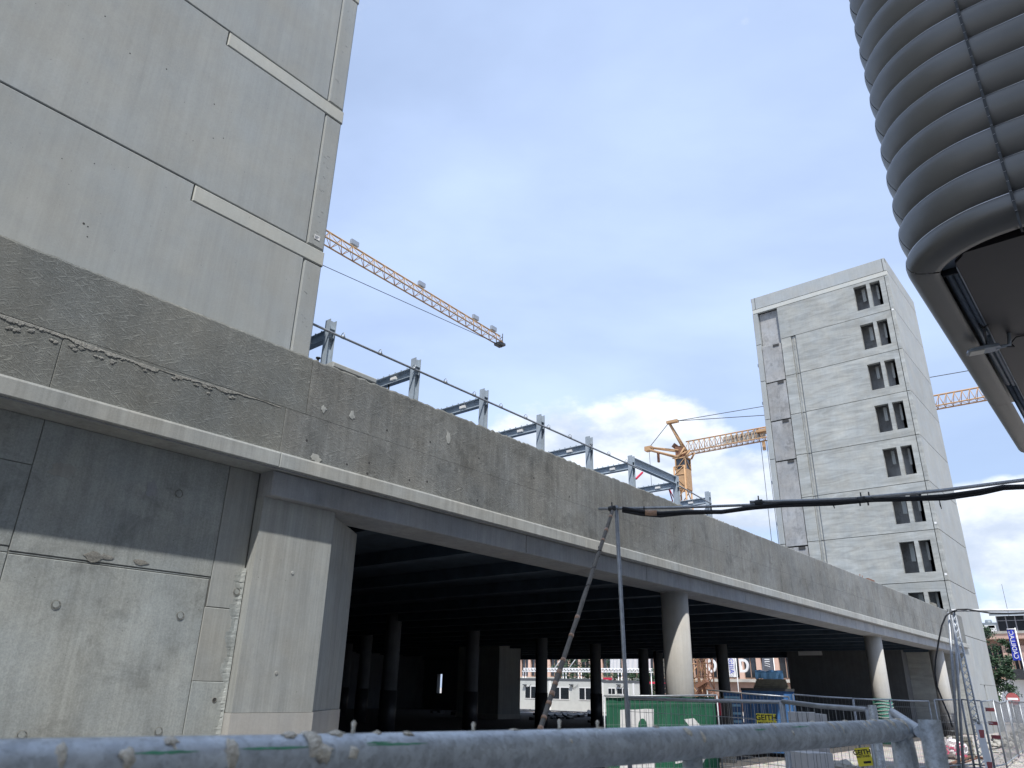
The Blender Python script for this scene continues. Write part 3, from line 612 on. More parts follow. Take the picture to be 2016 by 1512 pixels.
# roof parapet and pale band
xp(20.94, y1, 31.58, top, precast, 'parapet_panel'); xp(10.30, 20.94, 31.58, top, precast, 'parapet_panel'); xp(y0, 10.30, 31.58, top, precast, 'parapet_panel')
xp(y0, y1, 31.17, 31.58, precast_light, 'pale_band', -.004)
for i in range(len(J)):
    zt = J[i] if i else 31.17; zb = J[i+1] if i+1 < len(J) else -2.1
    zj = J[i]
    wt, wb = zj-.67, zj-2.84
    has = i < 8
    xp(y0, 10.34, zb, zt, precast_far, 'corner_panel')
    if has:
        # panel with two openings built as a ring of solid pieces
        m = MB(); A, B_ = 10.34+gj/2, (19.10 if i == 0 else 17.84)-gj/2; ZA, ZB = Z(zb)+gj/2, Z(zt)-gj/2
        ys = [A, 10.73, 11.50, 11.76, 12.74, B_]; zz_ = [ZA, Z(wb), Z(wt), ZB]
        X0, X1 = FX, FX+.34
        vid = {}; V = []
        def vv(x, y, z):
            k = (round(x, 4), round(y, 4), round(z, 4))
            if k not in vid: vid[k] = len(V); V.append(k)
            return vid[k]
        F_ = []
        for a in range(5):
            for b in range(3):
                if b == 1 and a in (1, 3): continue
                F_.append((vv(X0, ys[a], zz_[b]), vv(X0, ys[a], zz_[b+1]), vv(X0, ys[a+1], zz_[b+1]), vv(X0, ys[a+1], zz_[b])))
                F_.append((vv(X1, ys[a], zz_[b]), vv(X1, ys[a+1], zz_[b]), vv(X1, ys[a+1], zz_[b+1]), vv(X1, ys[a], zz_[b+1])))
        for a in (1, 3):
            p_, q_ = ys[a], ys[a+1]; lo, hi = zz_[1], zz_[2]
            F_ += [(vv(X0, p_, lo), vv(X1, p_, lo), vv(X1, p_, hi), vv(X0, p_, hi)), (vv(X0, q_, lo), vv(X0, q_, hi), vv(X1, q_, hi), vv(X1, q_, lo)),
                   (vv(X0, p_, lo), vv(X0, q_, lo), vv(X1, q_, lo), vv(X1, p_, lo)), (vv(X0, p_, hi), vv(X1, p_, hi), vv(X1, q_, hi), vv(X0, q_, hi))]
        for a in range(5):
            F_ += [(vv(X0, ys[a], ZA), vv(X0, ys[a+1], ZA), vv(X1, ys[a+1], ZA), vv(X1, ys[a], ZA)), (vv(X0, ys[a], ZB), vv(X1, ys[a], ZB), vv(X1, ys[a+1], ZB), vv(X0, ys[a+1], ZB))]
        for b in range(3):
            F_ += [(vv(X0, A, zz_[b]), vv(X1, A, zz_[b]), vv(X1, A, zz_[b+1]), vv(X0, A, zz_[b+1])), (vv(X0, B_, zz_[b]), vv(X0, B_, zz_[b+1]), vv(X1, B_, zz_[b+1]), vv(X1, B_, zz_[b]))]
        m.add(V, F_); m.obj('window_panel', precast_far, FT)
        # dark lining board standing in the left opening
        m = MB(); m.box(FX+.36, FX+.40, 12.1, 12.74, Z(wb), Z(wt)); 
        m = MB(); m.box(FX+1.25, FX+1.4, 11.2, 14.2, Z(wb-.5), Z(zj-.3)); m.obj('inner_wall', infill, FT)  # wall added close behind the openings to catch sky light
        m = MB(); u_ = random.uniform(-.08, .08); m.box(FX+.75, FX+.8, 12.05+u_, 12.3+u_*.5, Z(wb+(1.0+u_*2)), Z(wt-.02)); m.obj('window_light_patch', precast_light, FT)  # pale board paints the bright patch of light inside the opening
        m = MB(); m.box(FX+.75, FX+.8, 11.05, 11.2, Z(wb+.9), Z(wt-.02)); m.obj('window_light_patch', precast_light, FT)  # painted light patch of the narrow opening
    else:
        xp(10.34, 17.84, zb, zt, precast_far)
    if i > 0:
        m = MB(); m.box(FX+.12, FX+.2, 17.84, 18.22, Z(zb)+gj/2, Z(zt)-gj/2)
        # ragged grout ribs in the chase
        rows = [[], [], []]
        for k in range(24):
            z = Z(zb)+gj+(zt-zb-2*gj)*k/23
            rows[0].append((FX+.115, 17.93, z)); rows[1].append((FX+.06+.02*random.random(), 18.0+.03*random.random(), z)); rows[2].append((FX+.115, 18.12+.02*random.random(), z))
        m.grid(rows, False); m.obj('chase', ledgeconc, FT)
        xp(18.22, 19.10, zb, zt, precast_far)
    # infill bay on the left, set back
    zz0, zz1 = zb-.22 if zb > 0 else zb, (zt-.28 if i > 0 else zt)
    dx = .35 if i == 0 else .07
    m = MB(); m.cbox(FX+dx, FX+dx+.2, 19.10+.05, 20.80, Z(zz0)+gj/2, Z(zz1)-gj/2, .012, '-x'); m.obj('infill_panel', infill, FT)
    if i > 0:
        m = MB(); m.box(FX+.02, FX+.069, 19.32, 19.83, Z(zt-.28-.17)-.05, Z(zt-.28)-.03); m.obj('slot', joint, FT)
    m = MB(); m.cbox(FX, FX+.5, 20.84, y1, Z(zb)+gj/2, Z(zt)-gj/2, .02, '-x'); m.obj('edge_pier', precast, FT)
    # side wall panels (-Y face)
for i in range(-1, len(J)):
    zt = J[i] if i >= 0 else top; zb = J[i+1] if i+1 < len(J) else -2.1
    if zb > -2:
        m = MB(); m.cbox(FX+.27, x1, y0, y0+.25, Z(zb)+gj/2, Z(zt)-gj/2, .012); m.obj('side_panel', precast_farside, FT)
    else:
        m = MB(); m.cbox(FX+.27, 61.2, y0, y0+.25, 0, Z(zt)-gj/2, .012); m.obj('side_panel', precast_farside, FT)
        m = MB(); m.cbox(61.22, x1, y0, y0+.25, Z(.9), Z(zt)-gj/2, .012); m.obj('side_panel', precast_farside, FT)
        m = MB(); m.cbox(61.22, 62.6, y0, y0+.25, 0, Z(.88), .012); m.cbox(63.1, x1, y0, y0+.25, 0, Z(.88), .012); m.obj('side_panel', precast_farside, FT)
for zj in (27.9, 17.6+3.45*2-.1, 14.5-.0, 11.1, 7.6):
    p = Vector((FX, 10.2, Z(zj))); m = MB(); m.box(FX-.01, FX-.002, 10.12, 10.26, p.z+.1, p.z+.24); 
    if zj in (27.9, 11.1, 7.6): m.obj('white_sticker', white_m, FT)
for zj in (26.2, 22.7, 15.8, 12.4):
    m = MB(); m.box(FX+.2, FX+.45, y1, y1+.14, Z(zj), Z(zj)+.25); m.obj('bracket', galv_tube, FT)

# ------------------------------------------------------------------ galvanised steel frame on the deck
SX = [7.33, 9.55, 11.72, 13.87, 16.04, 18.24, 20.95, 23.23]
SY = 10.8
def hbeam(m, a, b, w, h, tf=.012, tw=.009, up=(0, 0, 1)):
    a, b = Vector(a), Vector(b); d = (b-a).normalized(); x = d.cross(Vector(up)).normalized(); u = x.cross(d).normalized()
    l = (b-a).length; c = (a+b)/2
    m.obox(c+u*(h-tf)/2, d*l/2, x*w/2, u*tf/2); m.obox(c-u*(h-tf)/2, d*l/2, x*w/2, u*tf/2); m.obox(c, d*l/2, x*tw/2, u*(h/2-tf))
def hcol(x, y, z0, z1, s=.15):
    m = MB(); m.box(x-s/2, x-s/2+.014, y-s/2, y+s/2, z0, z1); m.box(x+s/2-.014, x+s/2, y-s/2, y+s/2, z0, z1); m.box(x-s/2+.014, x+s/2-.014, y-.006, y+.006, z0, z1)
    m.box(x-s/2+.014, x+s/2-.014, y-s/2, y+s/2, z1-.38, z1-.37); m.box(x-s/2+.014, x+s/2-.014, y-s/2, y+s/2, z1-.2, z1-.19)
    return m
SF = thing('steel_skeleton', (15, 12, Z(3.5)), 'galvanised steel posts and beams standing on the deck behind the parapet', 'steelwork')
for i, x in enumerate(SX):
    zt = 6.43 if i < 7 else 6.38
    c_ = hcol(x, SY, Z(3.5), Z(zt)).obj('post', galv_beam, SF)
    # cross beam running back over the deck
    zb_ = zt-.30
    L_ = 3.6
    m = MB(); hbeam(m, (x, SY+.08, Z(zb_)), (x, SY+L_, Z(zb_)), .13, .20)
    b_ = m.obj('cross_beam', galv_beam, SF)
    m = MB()
    for k in range(18): m.box(x-.05, x-.035, SY+.2+.19*k, SY+.23+.19*k, Z(zb_+.10), Z(zb_+.135)); m.box(x+.035, x+.05, SY+.2+.19*k, SY+.23+.19*k, Z(zb_+.10), Z(zb_+.135))
    m.obj('shear_studs', galv_beam, b_, kind='stuff')
    m = MB(); m.box(x-.066, x-.0055, SY+.55, SY+.72, Z(zb_-.03), Z(zb_+.03)); m.obj('bright_plate', white_m, b_)
    # diagonal stay under the beam
    if 1 < i < 8:
        m = MB(); m.tube([(x-.02, SY+1.15, Z(zb_-.1)), (x-.02, SY+.1, Z(zb_-.78))], .016, 6); m.tube([(x-.02, SY+.72, Z(zb_-.36)), (x-.02, SY+.55, Z(zb_-.48))], .03, 6); m.obj('stay', galv_tube, SF)
    if i < 2:
        m = MB(); m.tube([(x-.02, SY+.8, Z(zb_-.1)), (x-.02, SY+.8, Z(3.6))], .022, 6); m.obj('prop', darkst, SF)
# second row of beams further back
for i, x in enumerate(SX[5:]):
    m = MB(); hbeam(m, (x+.4, SY+3.4, Z(6.12)), (x+.4, SY+6.5, Z(6.12)), .13, .2); m.obj('cross_beam', galv_beam, SF)
m = MB(); hbeam(m, (SX[5]+.08, SY, Z(6.27)), (SX[6]-.08, SY, Z(6.27)), .14, .24); m.obj('edge_beam', galv_beam, SF)
m = MB(); hbeam(m, (SX[5], SY+3.5, Z(6.12)), (SX[7], SY+3.5, Z(6.12)), .14, .22); m.obj('edge_beam', galv_beam, SF)
# pipe rail threaded through the posts, with couplers
pr = [(6.3, SY-.10, Z(6.16))]+[(x, SY-.10, Z(6.14-.01*i)) for i, x in enumerate(SX[:6])]+[(SX[5]+.4, SY-.1, Z(6.08))]
m = MB(); m.tube(pr, .024, 8); rl = m.obj('rail_pipe', galv_tube, SF)
for k in range(13):
    x = 6.6+.93*k
    m = MB(); m.tube([(x, SY-.10, Z(6.15-.004*k)), (x+.07, SY-.10, Z(6.15-.004*k))], .034, 8); m.tube([(x+.03, SY-.1+.05*math.cos(a), Z(6.19-.004*k)+.05*math.sin(a)) for a in np.linspace(0, 4.6, 9)], .007, 5); m.obj('coupler', galv_tube, rl)
m = MB(); m.tube([(SX[6], SY-.1, Z(6.1)), (SX[7], SY-.1, Z(5.95))], .022, 8); m.obj('rail_pipe', galv_tube, SF)
m = MB(); m.tube([(SX[7], SY, Z(5.95)), (SX[7]-.75, SY, Z(5.35))], .018, 6); m.obj('stay', galv_tube, SF)
# red lashing straps
t_ = MB(); a = S(1247+18, 930, 'y', 11.6); b = S(1252, 943, 'y', 11.6)
t_.beam(a, b, .05, .05); t_.obj('red_strap', red_m, SF)
a = S(1313, 953, 'y', 11.2); b = S(1330, 987, 'y', 11.0)
t_ = MB(); t_.beam(a, b, .07, .02); t_.beam(a+Vector((.04, 0, 0)), b+Vector((0, .1, 0)), .03, .03); t_.obj('red_strap', red_m, SF)
# loose block on the parapet near first post
t = MB(); t.cbox(6.95, 7.95, 10.02, 10.5, Z(5.135), Z(5.24), .02)
t.obj('concrete_block', precast, None, 'flat concrete block lying on the parapet at the foot of the first steel post', 'block')
t = MB(); t.tube([(6.95, 10.5, Z(5.1)), (6.95, 10.5, Z(5.42))], [.02, .02], 8); t.tube([(6.95, 10.5, Z(5.42)), (6.95, 10.5, Z(5.44))], [.045, .045], 8)
t.obj('steel_prop_head', darkst, None, 'short dark prop head behind the parapet beside the near tower edge', 'prop')
for k, (px, py) in enumerate([(1693, 1135), (1698, 1137), (1707, 1142)]):
    p = S(px, py, 'y', 10.15); m = MB(); m.tube([(p.x, 10.15, Z(5.1)), (p.x+.03, 10.15, p.z+.12-.03*k)], .016, 6)
    if k == 2: m.box(p.x-.1, p.x+.9, 10.05, 10.2, Z(5.12), Z(5.22))
    m.obj('starter_bar', rust_m, None, ['left', 'middle', 'right'][k]+' one of three short bars sticking up from the parapet before the far tower', 'rebar', 'bars on the parapet')
p = S(1838, 1195, 'y', 10.1)
m = MB(); m.box(p.x-.4, p.x+.6, 10.03, 10.2, Z(5.12), Z(5.3)); m.obj('timber_offcut', pallet_m, None, 'timber offcut lying on the parapet below the lowest tower windows', 'timber')

# ------------------------------------------------------------------ cranes
def jib(m, a, b, h, w, n, taper=1.0, r=.07, rd=.035):
    """triangular lattice: one top chord, two bottom chords"""
    a, b = Vector(a), Vector(b); d = (b-a).normalized(); x = d.cross(Vector((0, 0, 1))).normalized(); u = Vector((0, 0, 1))
    def P(t, k):
        c = a.lerp(b, t); s = 1+(taper-1)*t
        return c+u*h*s if k == 0 else c+x*(w/2*s if k == 1 else -w/2*s)
    parts = []
    for k in range(3):
        mm = MB(); mm.tube([P(i/8, k) for i in range(9)], r if k else r*1.15, 6); parts.append(('chord', mm))
    mm = MB()
    for i in range(n):
        t0, tm, t1 = i/n, (i+.5)/n, (i+1)/n
        for k in (1, 2):
            mm.tube([P(t0, k), P(tm, 0)], rd, 5); mm.tube([P(tm, 0), P(t1, k)], rd, 5)
        mm.tube([P(t0, 1), P(t0, 2)], rd, 5); mm.tube([P(t0, 1), P(t1, 2)], rd*.8, 5)
    parts.append(('bracing', mm))
    return parts, P
# crane one: jib reaching out from behind the near tower
CR = thing('tower_crane', (20, 46, 0), 'orange lattice crane jib with small floodlights reaching out from behind the near tower', 'crane')
HJ = 31.0
def at_h(px, py, h): return S(px, py, 'z', Z(h))
A = at_h(655, 483, HJ); B = at_h(984, 676, HJ)
d = (B-A); A0 = A-d*2.2
parts, P = jib(None, A0, B, 1.25, 1.25, 58, .62, .07, .03)
for nm, mm in parts: mm.obj(nm, orange, CR, kind='stuff' if nm == 'bracing' else None)
m = MB()
m.tube([B+Vector((0, 0, -.1)), B+d.normalized()*.3+Vector((0, 0, -.15))], .22, 8); m.box(B.x-.4, B.x+.4, B.y-.4, B.y+.4, B.z-.25, B.z+.0); m.tube([B+d.normalized()*.4, B+d.normalized()*.4+Vector((0, 0, 1.2))], .05, 6); m.tube([B+Vector((0, 0, .5)), B+d.normalized()*.4+Vector((0, 0, .9))], .04, 5); m.tube([B+Vector((0, 0, .1)), B+d.normalized()*.5+Vector((0, 0, .2))], .05, 5)
m.obj('jib_head', darkst, CR)
dn = d.normalized(); sx = dn.cross(Vector((0, 0, 1)))
for px in (697, 829, 936, 971):
    # project: find t along the jib whose top shows at this column
    best = min(((abs((lambda q: 1008+FPX*(q-EYE).dot(RV)/(q-EYE).dot(_F))(P(t, 0))-px), t) for t in np.linspace(.5, 1, 600)))[1]
    q = P(best, 0)
    m = MB(); m.obox(q+Vector((0, 0, .38)), dn*.38, sx*.12, Vector((0, 0, .2))); m.tube([q, q+Vector((0, 0, .3))], .05, 5); m.obj('floodlight', galv_tube, CR)
q0 = P(.44, 1)+Vector((0, 0, -1.8)); 
m = MB(); ptsx = []
a = at_h(642, 502, HJ-.3); ptsx = [A0+Vector((0, 0, -1.2)), a+Vector((0, 0, -1.0)), B+Vector((0, 0, -.15))]
m.tube(ptsx, .03, 5); m.obj('trolley_rope', darkst, CR)

base = Vector((A0.x, A0.y, 0))
def mast(m, b, hw, z1, step, r, rd):
    for i in (-1, 1):
        for j in (-1, 1): m.tube([(b.x+i*hw, b.y+j*hw, 0), (b.x+i*hw, b.y+j*hw, z1)], r, 6)
    k = 0; z = 0
    while z < z1-.01:
        z2 = min(z+step, z1); f = 1 if k % 2 else -1
        for i in (-1, 1):
            m.tube([(b.x-hw*f, b.y+i*hw, z), (b.x+hw*f, b.y+i*hw, z2)], rd, 4); m.tube([(b.x+i*hw, b.y-hw*f, z), (b.x+i*hw, b.y+hw*f, z2)], rd, 4)
            m.tube([(b.x-hw, b.y+i*hw, z2), (b.x+hw, b.y+i*hw, z2)], rd, 4); m.tube([(b.x+i*hw, b.y-hw, z2), (b.x+i*hw, b.y+hw, z2)], rd, 4)
        z = z2; k += 1
m = MB(); mast(m, base, .8, Z(HJ)+.2, 2, .1, .045); m.obj('mast', orange, CR)

# crane two: mast with cab, A-frame, short counter jib, long jib passing behind the far tower
D0 = 92.0
pm = S(1345, 960, 'd', D0); hJ = S(1345, 893, 'd', D0).z - G
CR2 = thing('tower_crane', (pm.x, pm.y, 0), 'orange crane with glazed cab and raised A-frame between the steel frame and the far tower', 'crane')
b2 = Vector((pm.x, pm.y, 0))
zc0 = S(1345, 966, 'd', D0).z; zc1 = S(1345, 926, 'd', D0).z; zwin = S(1345, 905, 'd', D0).z
m = MB(); mast(m, b2, .72, zc0+3.0, 1.7, .11, .06); m.obj('mast', orange2, CR2)
jd = (S(1505, 880, 'z', Z(hJ+.6)) - S(1345, 893, 'd', D0)); jd.z = 0
e2 = S(1840, 795, 'z', Z(hJ)); e1 = S(1938, 780, 'z', Z(hJ)); p0 = S(1352, 893, 'd', D0)
p0 = Vector((p0.x, p0.y, Z(hJ)))
far = e1+(e1-e2)*1.6; far.z = Z(hJ)
parts, P2 = jib(None, p0, far, 1.55, 1.4, 56, .8, .075, .036)
for nm, mm in parts: mm.obj(nm, orange2, CR2, kind='stuff' if nm == 'bracing' else None)
jn = (far-p0).normalized(); js = jn.cross(Vector((0, 0, 1)))
m = MB(); m.obox(b2+Vector((0, 0, (zc0+zc1)/2))-js*0+jn*.2, jn*.72, js*.70, Vector((0, 0, (zc1-zc0)/2))); cb = m.obj('cab', orange2, CR2)
m = MB(); m.obox(b2+Vector((0, 0, (zwin+zc1)/2+.0))+jn*.2, jn*.64, js*.62, Vector((0, 0, (zwin-zc1)/2))); m.obj('cab_window', glass_m, cb)
m = MB()
for i in (-1, 1):
    for j in (-1, 1): m.beam(b2+jn*(.2+i*.68)+js*j*.68+Vector((0, 0, zc1)), b2+jn*(.2+i*.68)+js*j*.68+Vector((0, 0, zwin)), .13, .13)
    m.beam(b2+jn*(.2+i*.68)-js*.68+Vector((0, 0, zc1)), b2+jn*(.2+i*.68)+js*.68+Vector((0, 0, zwin)), .08, .08)
    m.beam(b2+jn*(-.5)+js*i*.68+Vector((0, 0, zc1)), b2+jn*.85+js*i*.68+Vector((0, 0, zwin)), .08, .08)
m.obox(b2+jn*.2+Vector((0, 0, zwin+.05)), jn*.8, js*.76, Vector((0, 0, .08)))
m.obj('cab_frame', orange2, cb)
vdir = (EYE-b2); vdir.z = 0; vdir.normalize()
lg = b2-jn*.55+Vector((0, 0, (zc0+zc1)/2+.25))
m = MB(); m.obox(lg, jn*.012, js*.33, Vector((0, 0, .2))); m.obj('plate', black_m, cb)
m = MB(); m.obox(lg-jn*.02, jn*.012, js*.3, Vector((0, 0, .09))); m.obj('plate_mark', yellow_m, cb)
m = MB(); m.obox(b2-jn*.55+Vector((0, 0, zc0+.55)), jn*.012, js*.6, Vector((0, 0, .05))); m.obj('white_band', white_m, cb)
# slewing head, A-frame and counter jib
apex = S(1317, 832, 'd', D0-1); tail = S(1278, 886, 'd', D0+3); foot = p0+Vector((0, 0, .1))
m = MB(); m.tube([foot+js*.5, apex+js*.15], .13, 6); m.tube([foot-js*.5, apex-js*.15], .13, 6)
for k in range(9):
    t = (k+1)/10; m.tube([(foot+js*.5).lerp(apex+js*.15, t), (foot-js*.5).lerp(apex-js*.15, t)], .06, 5)
m.obox(apex+jn*.5, jn*.75, js*.3, Vector((0, 0, .16))); m.obj('a_frame', orange2, CR2)
m = MB(); hd = b2+Vector((0, 0, zwin+.1))
for j in (-1, 1):
    m.tube([hd+js*.7*j+Vector((0, 0, .1)), tail+js*.25*j], .12, 6); m.tube([Vector((hd.x, hd.y, Z(hJ)+.3))+js*.6*j, tail+js*.25*j+Vector((0, 0, .35))], .1, 6)
    m.tube([hd+js*.8*j, foot+js*.6*j+Vector((0, 0, .5))], .12, 6); m.tube([hd+js*.8*j-jn*.8, foot+js*.6*j+jn*.6], .1, 6); m.tube([hd+js*.8*j+jn*1.0, foot+js*.6*j+jn*.8], .12, 6)
m.obox(tail+Vector((0, 0, .15)), jn*.5, js*.4, Vector((0, 0, .3))); m.obj('counter_jib', orange2, CR2)
m = MB(); m.obox(hd+Vector((0, 0, .9)), jn*.5, js*.5, Vector((0, 0, .7))); m.obox(tail+jn*1.3+Vector((0, 0, -1.2)), jn*.12, js*.15, Vector((0, 0, .7))); m.tube([hd+jn*-.9+Vector((0, 0, 1.6)), hd-jn*.5+Vector((0, 0, 2.0))], .4, 8); m.obj('winch', rust_m, CR2)
m = MB()
m.tube([apex, tail+Vector((0, 0, .3))], .045, 5)
m.tube([apex+jn*1.1, P2(.52, 0)+Vector((0, 0, .1))], .045, 5)
m.tube([apex+jn*1.1, S(1502, 800, 'z', Z(hJ+6.3))+Vector((0, 0, 0)), P2(.97, 0)+Vector((0, 0, 1.8))], .045, 5)
m.tube([tail+Vector((0, 0, .1)), tail+Vector((.3, 0, -9))], .03, 5)
m.tube([foot+jn*2, P2(.3, 0)+Vector((0, 0, .35))], .025, 4)
m.obj('stay_cable', darkst, CR2)
# ballast-grey panels inside the jib and the trolley with its ropes
m = MB()
for k in range(9):
    c = P2(.135+.014*k, 0)+Vector((0, 0, -.75)); m.obox(c, jn*.42, js*.05, Vector((0, 0, .45)))
m.obj('jib_mesh_panel', stone_m, CR2)
tt = min(((abs(1008+FPX*(P2(t, 0)-EYE).dot(RV)/(P2(t, 0)-EYE).dot(_F)-1500), t) for t in np.linspace(0, 1, 2000)))[1]; tr = P2(tt, 0)+Vector((0, 0, -1.7)); m = MB(); m.obox(tr+Vector((0, 0, 1.2)), jn*.6, js*.6, Vector((0, 0, .16))); m.obox(tr+Vector((0, 0, -.6)), jn*.16, js*.14, Vector((0, 0, .5))); m.obj('trolley', orange2, CR2)
m = MB()
for k in (-.35, .35): m.tube([tr+jn*k, Vector((tr.x, tr.y, Z(5)))+jn*k*1.2], .035, 4)
m.obj('hoist_rope', darkst, CR2)

# ------------------------------------------------------------------ louvred metal building (upper right)
LB = thing('louvred_building', (12, -2, 0), 'dark building with rounded corner wrapped in curved metal louvre bands, overhanging at upper right', 'building')
pitch = .555; ZB = 6.35
corner = [(10.55, .17), (10.56, .30), (10.585, .50), (10.63, .70), (10.70, .89), (10.79, 1.07), (10.90, 1.235), (11.03, 1.385), (11.17, 1.51), (11.33, 1.61), (11.41, 1.648)]
north = [(11.41, 1.648), (11.6, 1.69), (12, 1.70), (14.0, 1.70), (16.2, 1.70), (18.45, 1.70)]
def refine(pl, k=3):
    out = []
    P4 = [Vector(p) for p in pl]
    for i in range(len(P4)-1):
        a = P4[max(i-1, 0)]; b = P4[i]; c = P4[i+1]; d_ = P4[min(i+2, len(P4)-1)]
        for j in range(k):
            t = j/k; out.append(.5*((2*b)+(c-a)*t+(2*a-5*b+4*c-d_)*t*t+(3*b-a-3*c+d_)*t*t*t))
    out.append(P4[-1]); return out
full = refine([(10.55, -.6)]+corner+north[1:3], 4)
def norm_at(p):
    # outward normal of the plan outline nearest to p
    i = min(range(len(full)), key=lambda k: (full[k]-p).length); a = full[max(i-1, 0)]; b = full[min(i+1, len(full)-1)]
    t = (b-a).normalized(); return Vector((-t.y, t.x))
prof = [(1.0, -.14), (1.0, .012), (.99, .022), (.93, .044), (.82, .062), (.70, .068), (.57, .060), (.43, .036), (.30, -.002), (.18, -.045), (.07, -.11), (-.03, -.175)]
profb = [(6.35, -.14), (6.35, -.002), (6.344, .004), (6.32, .02), (6.27, .045), (6.20, .055), (6.13, .045), (6.07, .005), (6.02, -.07), (5.995, -.17), (5.985, -.28), (5.985, -.37), (6.02, -.39)]
def band(path, zb, bottom, name='louvre_band'):
    pts = refine(path, 4) if len(path) > 2 else [Vector(path[0]).lerp(Vector(path[1]), t) for t in np.linspace(0, 1, 9)]
    m = MB(); rows = []
    for (u, o) in (profb if bottom else prof):
        z = u if bottom else zb+u*pitch
        row = []
        for p in pts:
            if p.y <= .2: nn = Vector((-1, 0))
            elif p.x > 11.9: nn = Vector((0, 1))
            else: nn = norm_at(p)
            q = p+nn*o; row.append((q.x, q.y, Z(z)))
        rows.append(row)
    m.grid(rows[1:][::-1]); m.grid(rows[:2][::-1], False)
    m.m = 1; m.tube([Vector(q) for q in rows[1]], .0075, 6)  # rolled edge tube, its bright colour painting the lip highlight
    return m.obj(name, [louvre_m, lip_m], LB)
for k in range(-1, 17):
    bot = k < 0; zb = ZB+k*pitch
    band(corner, zb, bot)
    band([(10.55, -7.0), (10.55, .155)], zb, bot)
    band([(11.425, 1.655)]+north[1:], zb, bot)
    band([(18.47, 1.70), (22.9, 1.70)], zb, bot)
# seam rail down the west face with bolt heads
m = MB(); m.box(10.47, 10.62, .155-.004, .175+.004, Z(5.75), Z(15.9)); m.box(10.455, 10.47, .147, .183, Z(6.0), Z(15.9)); sm_ = m.obj('seam_rail', darkst, LB)
m = MB()
for k in range(60):
    z = Z(6.0+.16*k); m.tube([(10.45, .157, z), (10.455, .157, z)], .0032, 6); m.tube([(10.45, .173, z), (10.455, .173, z)], .0032, 6)
m.obj('bolts', white_m, sm_, kind='stuff')
# body behind the bands
m = MB(); m.prism([(10.95, -7), (10.95, .2), (11.1, .75), (11.35, 1.1), (11.8, 1.28), (22.8, 1.28), (22.8, -7)], Z(6.45), Z(16)); m.obj('body', darkgap, LB)
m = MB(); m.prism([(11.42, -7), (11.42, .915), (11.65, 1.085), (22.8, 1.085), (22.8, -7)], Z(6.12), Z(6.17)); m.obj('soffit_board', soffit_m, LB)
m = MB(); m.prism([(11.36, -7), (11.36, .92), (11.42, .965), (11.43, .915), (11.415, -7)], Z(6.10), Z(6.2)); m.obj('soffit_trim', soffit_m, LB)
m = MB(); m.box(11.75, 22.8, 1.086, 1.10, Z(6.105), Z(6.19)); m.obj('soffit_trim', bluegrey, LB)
m = MB(); m.box(11.2, 12.1, 1.0, 1.32, Z(6.3), Z(6.34)); m.obj('grey_plate', bluegrey, LB)
for (a, b) in ((12.15, 18.0), (18.05, 22.7)):
    m = MB(); m.tube([(a, 1.27, Z(6.30)), (b, 1.27, Z(6.30))], .055, 10); m.obj('gutter_pipe', bluegrey, LB)
    m = MB(); m.tube([(a, 1.165, Z(6.27)), (b, 1.165, Z(6.27))], .05, 10); m.obj('gutter_pipe', bluegrey, LB)
m = MB(); m.box(12.12, 12.15, 1.09, 1.33, Z(6.2), Z(6.36)); m.obj('pipe_bracket', darkst, LB)
for yy in (.75, .45, .1):
    m = MB(); m.tube([(11.15, yy, Z(6.45)), (11.15, yy-.16, Z(6.2))], .05, 8); m.obj('stub_pipe', bluegrey, LB)
    m = MB(); m.box(11.05, 11.07, yy+.05, yy+.12, Z(6.15), Z(6.45)); m.obj('hanger', galv_tube, LB)
# legs and street-side base, out of view behind the camera's right
m = MB(); m.box(16, 22.5, -7, -2.5, 0, Z(6.12)); m.obj('ground_floor', darkgap, LB)
NB = thing('unseen_shading_building', (-10, -8, 0), 'unseen tall rendered building added behind the photographer for the shade it casts', 'building')
m = MB(); m.box(-40, 9.2, -16, -4.2, 0, Z(33)); m.obj('wall', plain('cream_render', (.74, .70, .62), .85, 0, .05, 1), NB)  # unseen; height set for its shade on rail and gantry, paleness for bounce
for i in range(9):
    for k in range(14):
        m = MB(); m.box(-38+3.3*k, -36.6+3.3*k, -4.22, -4.14, Z(-.6+3.6*i), Z(1.2+3.6*i))
        m.obj('window', glass_m, NB)
# street lamp head fixed to the soffit edge
lp0 = S(1905, 697, 'z', Z(5.82)); lp1 = S(1976, 684, 'z', Z(5.86))
LH = thing('flood_lamp', lp1, 'grey lamp head with pale lens bracketed under the soffit of the louvred building', 'lamp')
dl = (lp1-lp0).normalized(); sl = dl.cross(Vector((0, 0, 1))).normalized()
m = MB(); rows = []
for t, wd, hh in ((-.02, .02, .02), (0, .10, .05), (.08, .13, .07), (.35, .13, .09), (.60, .12, .09), (.64, .06, .05)):
    c = lp0+dl*(t*.82)
    rows.append([c-sl*wd, c-sl*wd+Vector((0, 0, hh*.6)), c-sl*wd*.5+Vector((0, 0, hh)), c+sl*wd*.5+Vector((0, 0, hh)), c+sl*wd+Vector((0, 0, hh*.6)), c+sl*wd, c-sl*wd])
m.grid(rows, False); m.obj('housing', bluegrey, LH)
m = MB(); m.obox(lp0+dl*.15+Vector((0, 0, -.004)), dl*.115, sl*.095, Vector((0, 0, .012))); m.obj('lens', lampglass, LH)
m = MB(); m.tube([lp1-dl*.12+Vector((0, 0, .02)), lp1+dl*.1+Vector((0, 0, .03)), lp1+dl*.14+Vector((0, 0, .30))], .035, 8); m.beam(lp0+dl*.42+Vector((0, 0, .05)), lp0+dl*.42-sl*.1+Vector((0, 0, .33)), .05, .02); m.obj('bracket', bluegrey, LH)
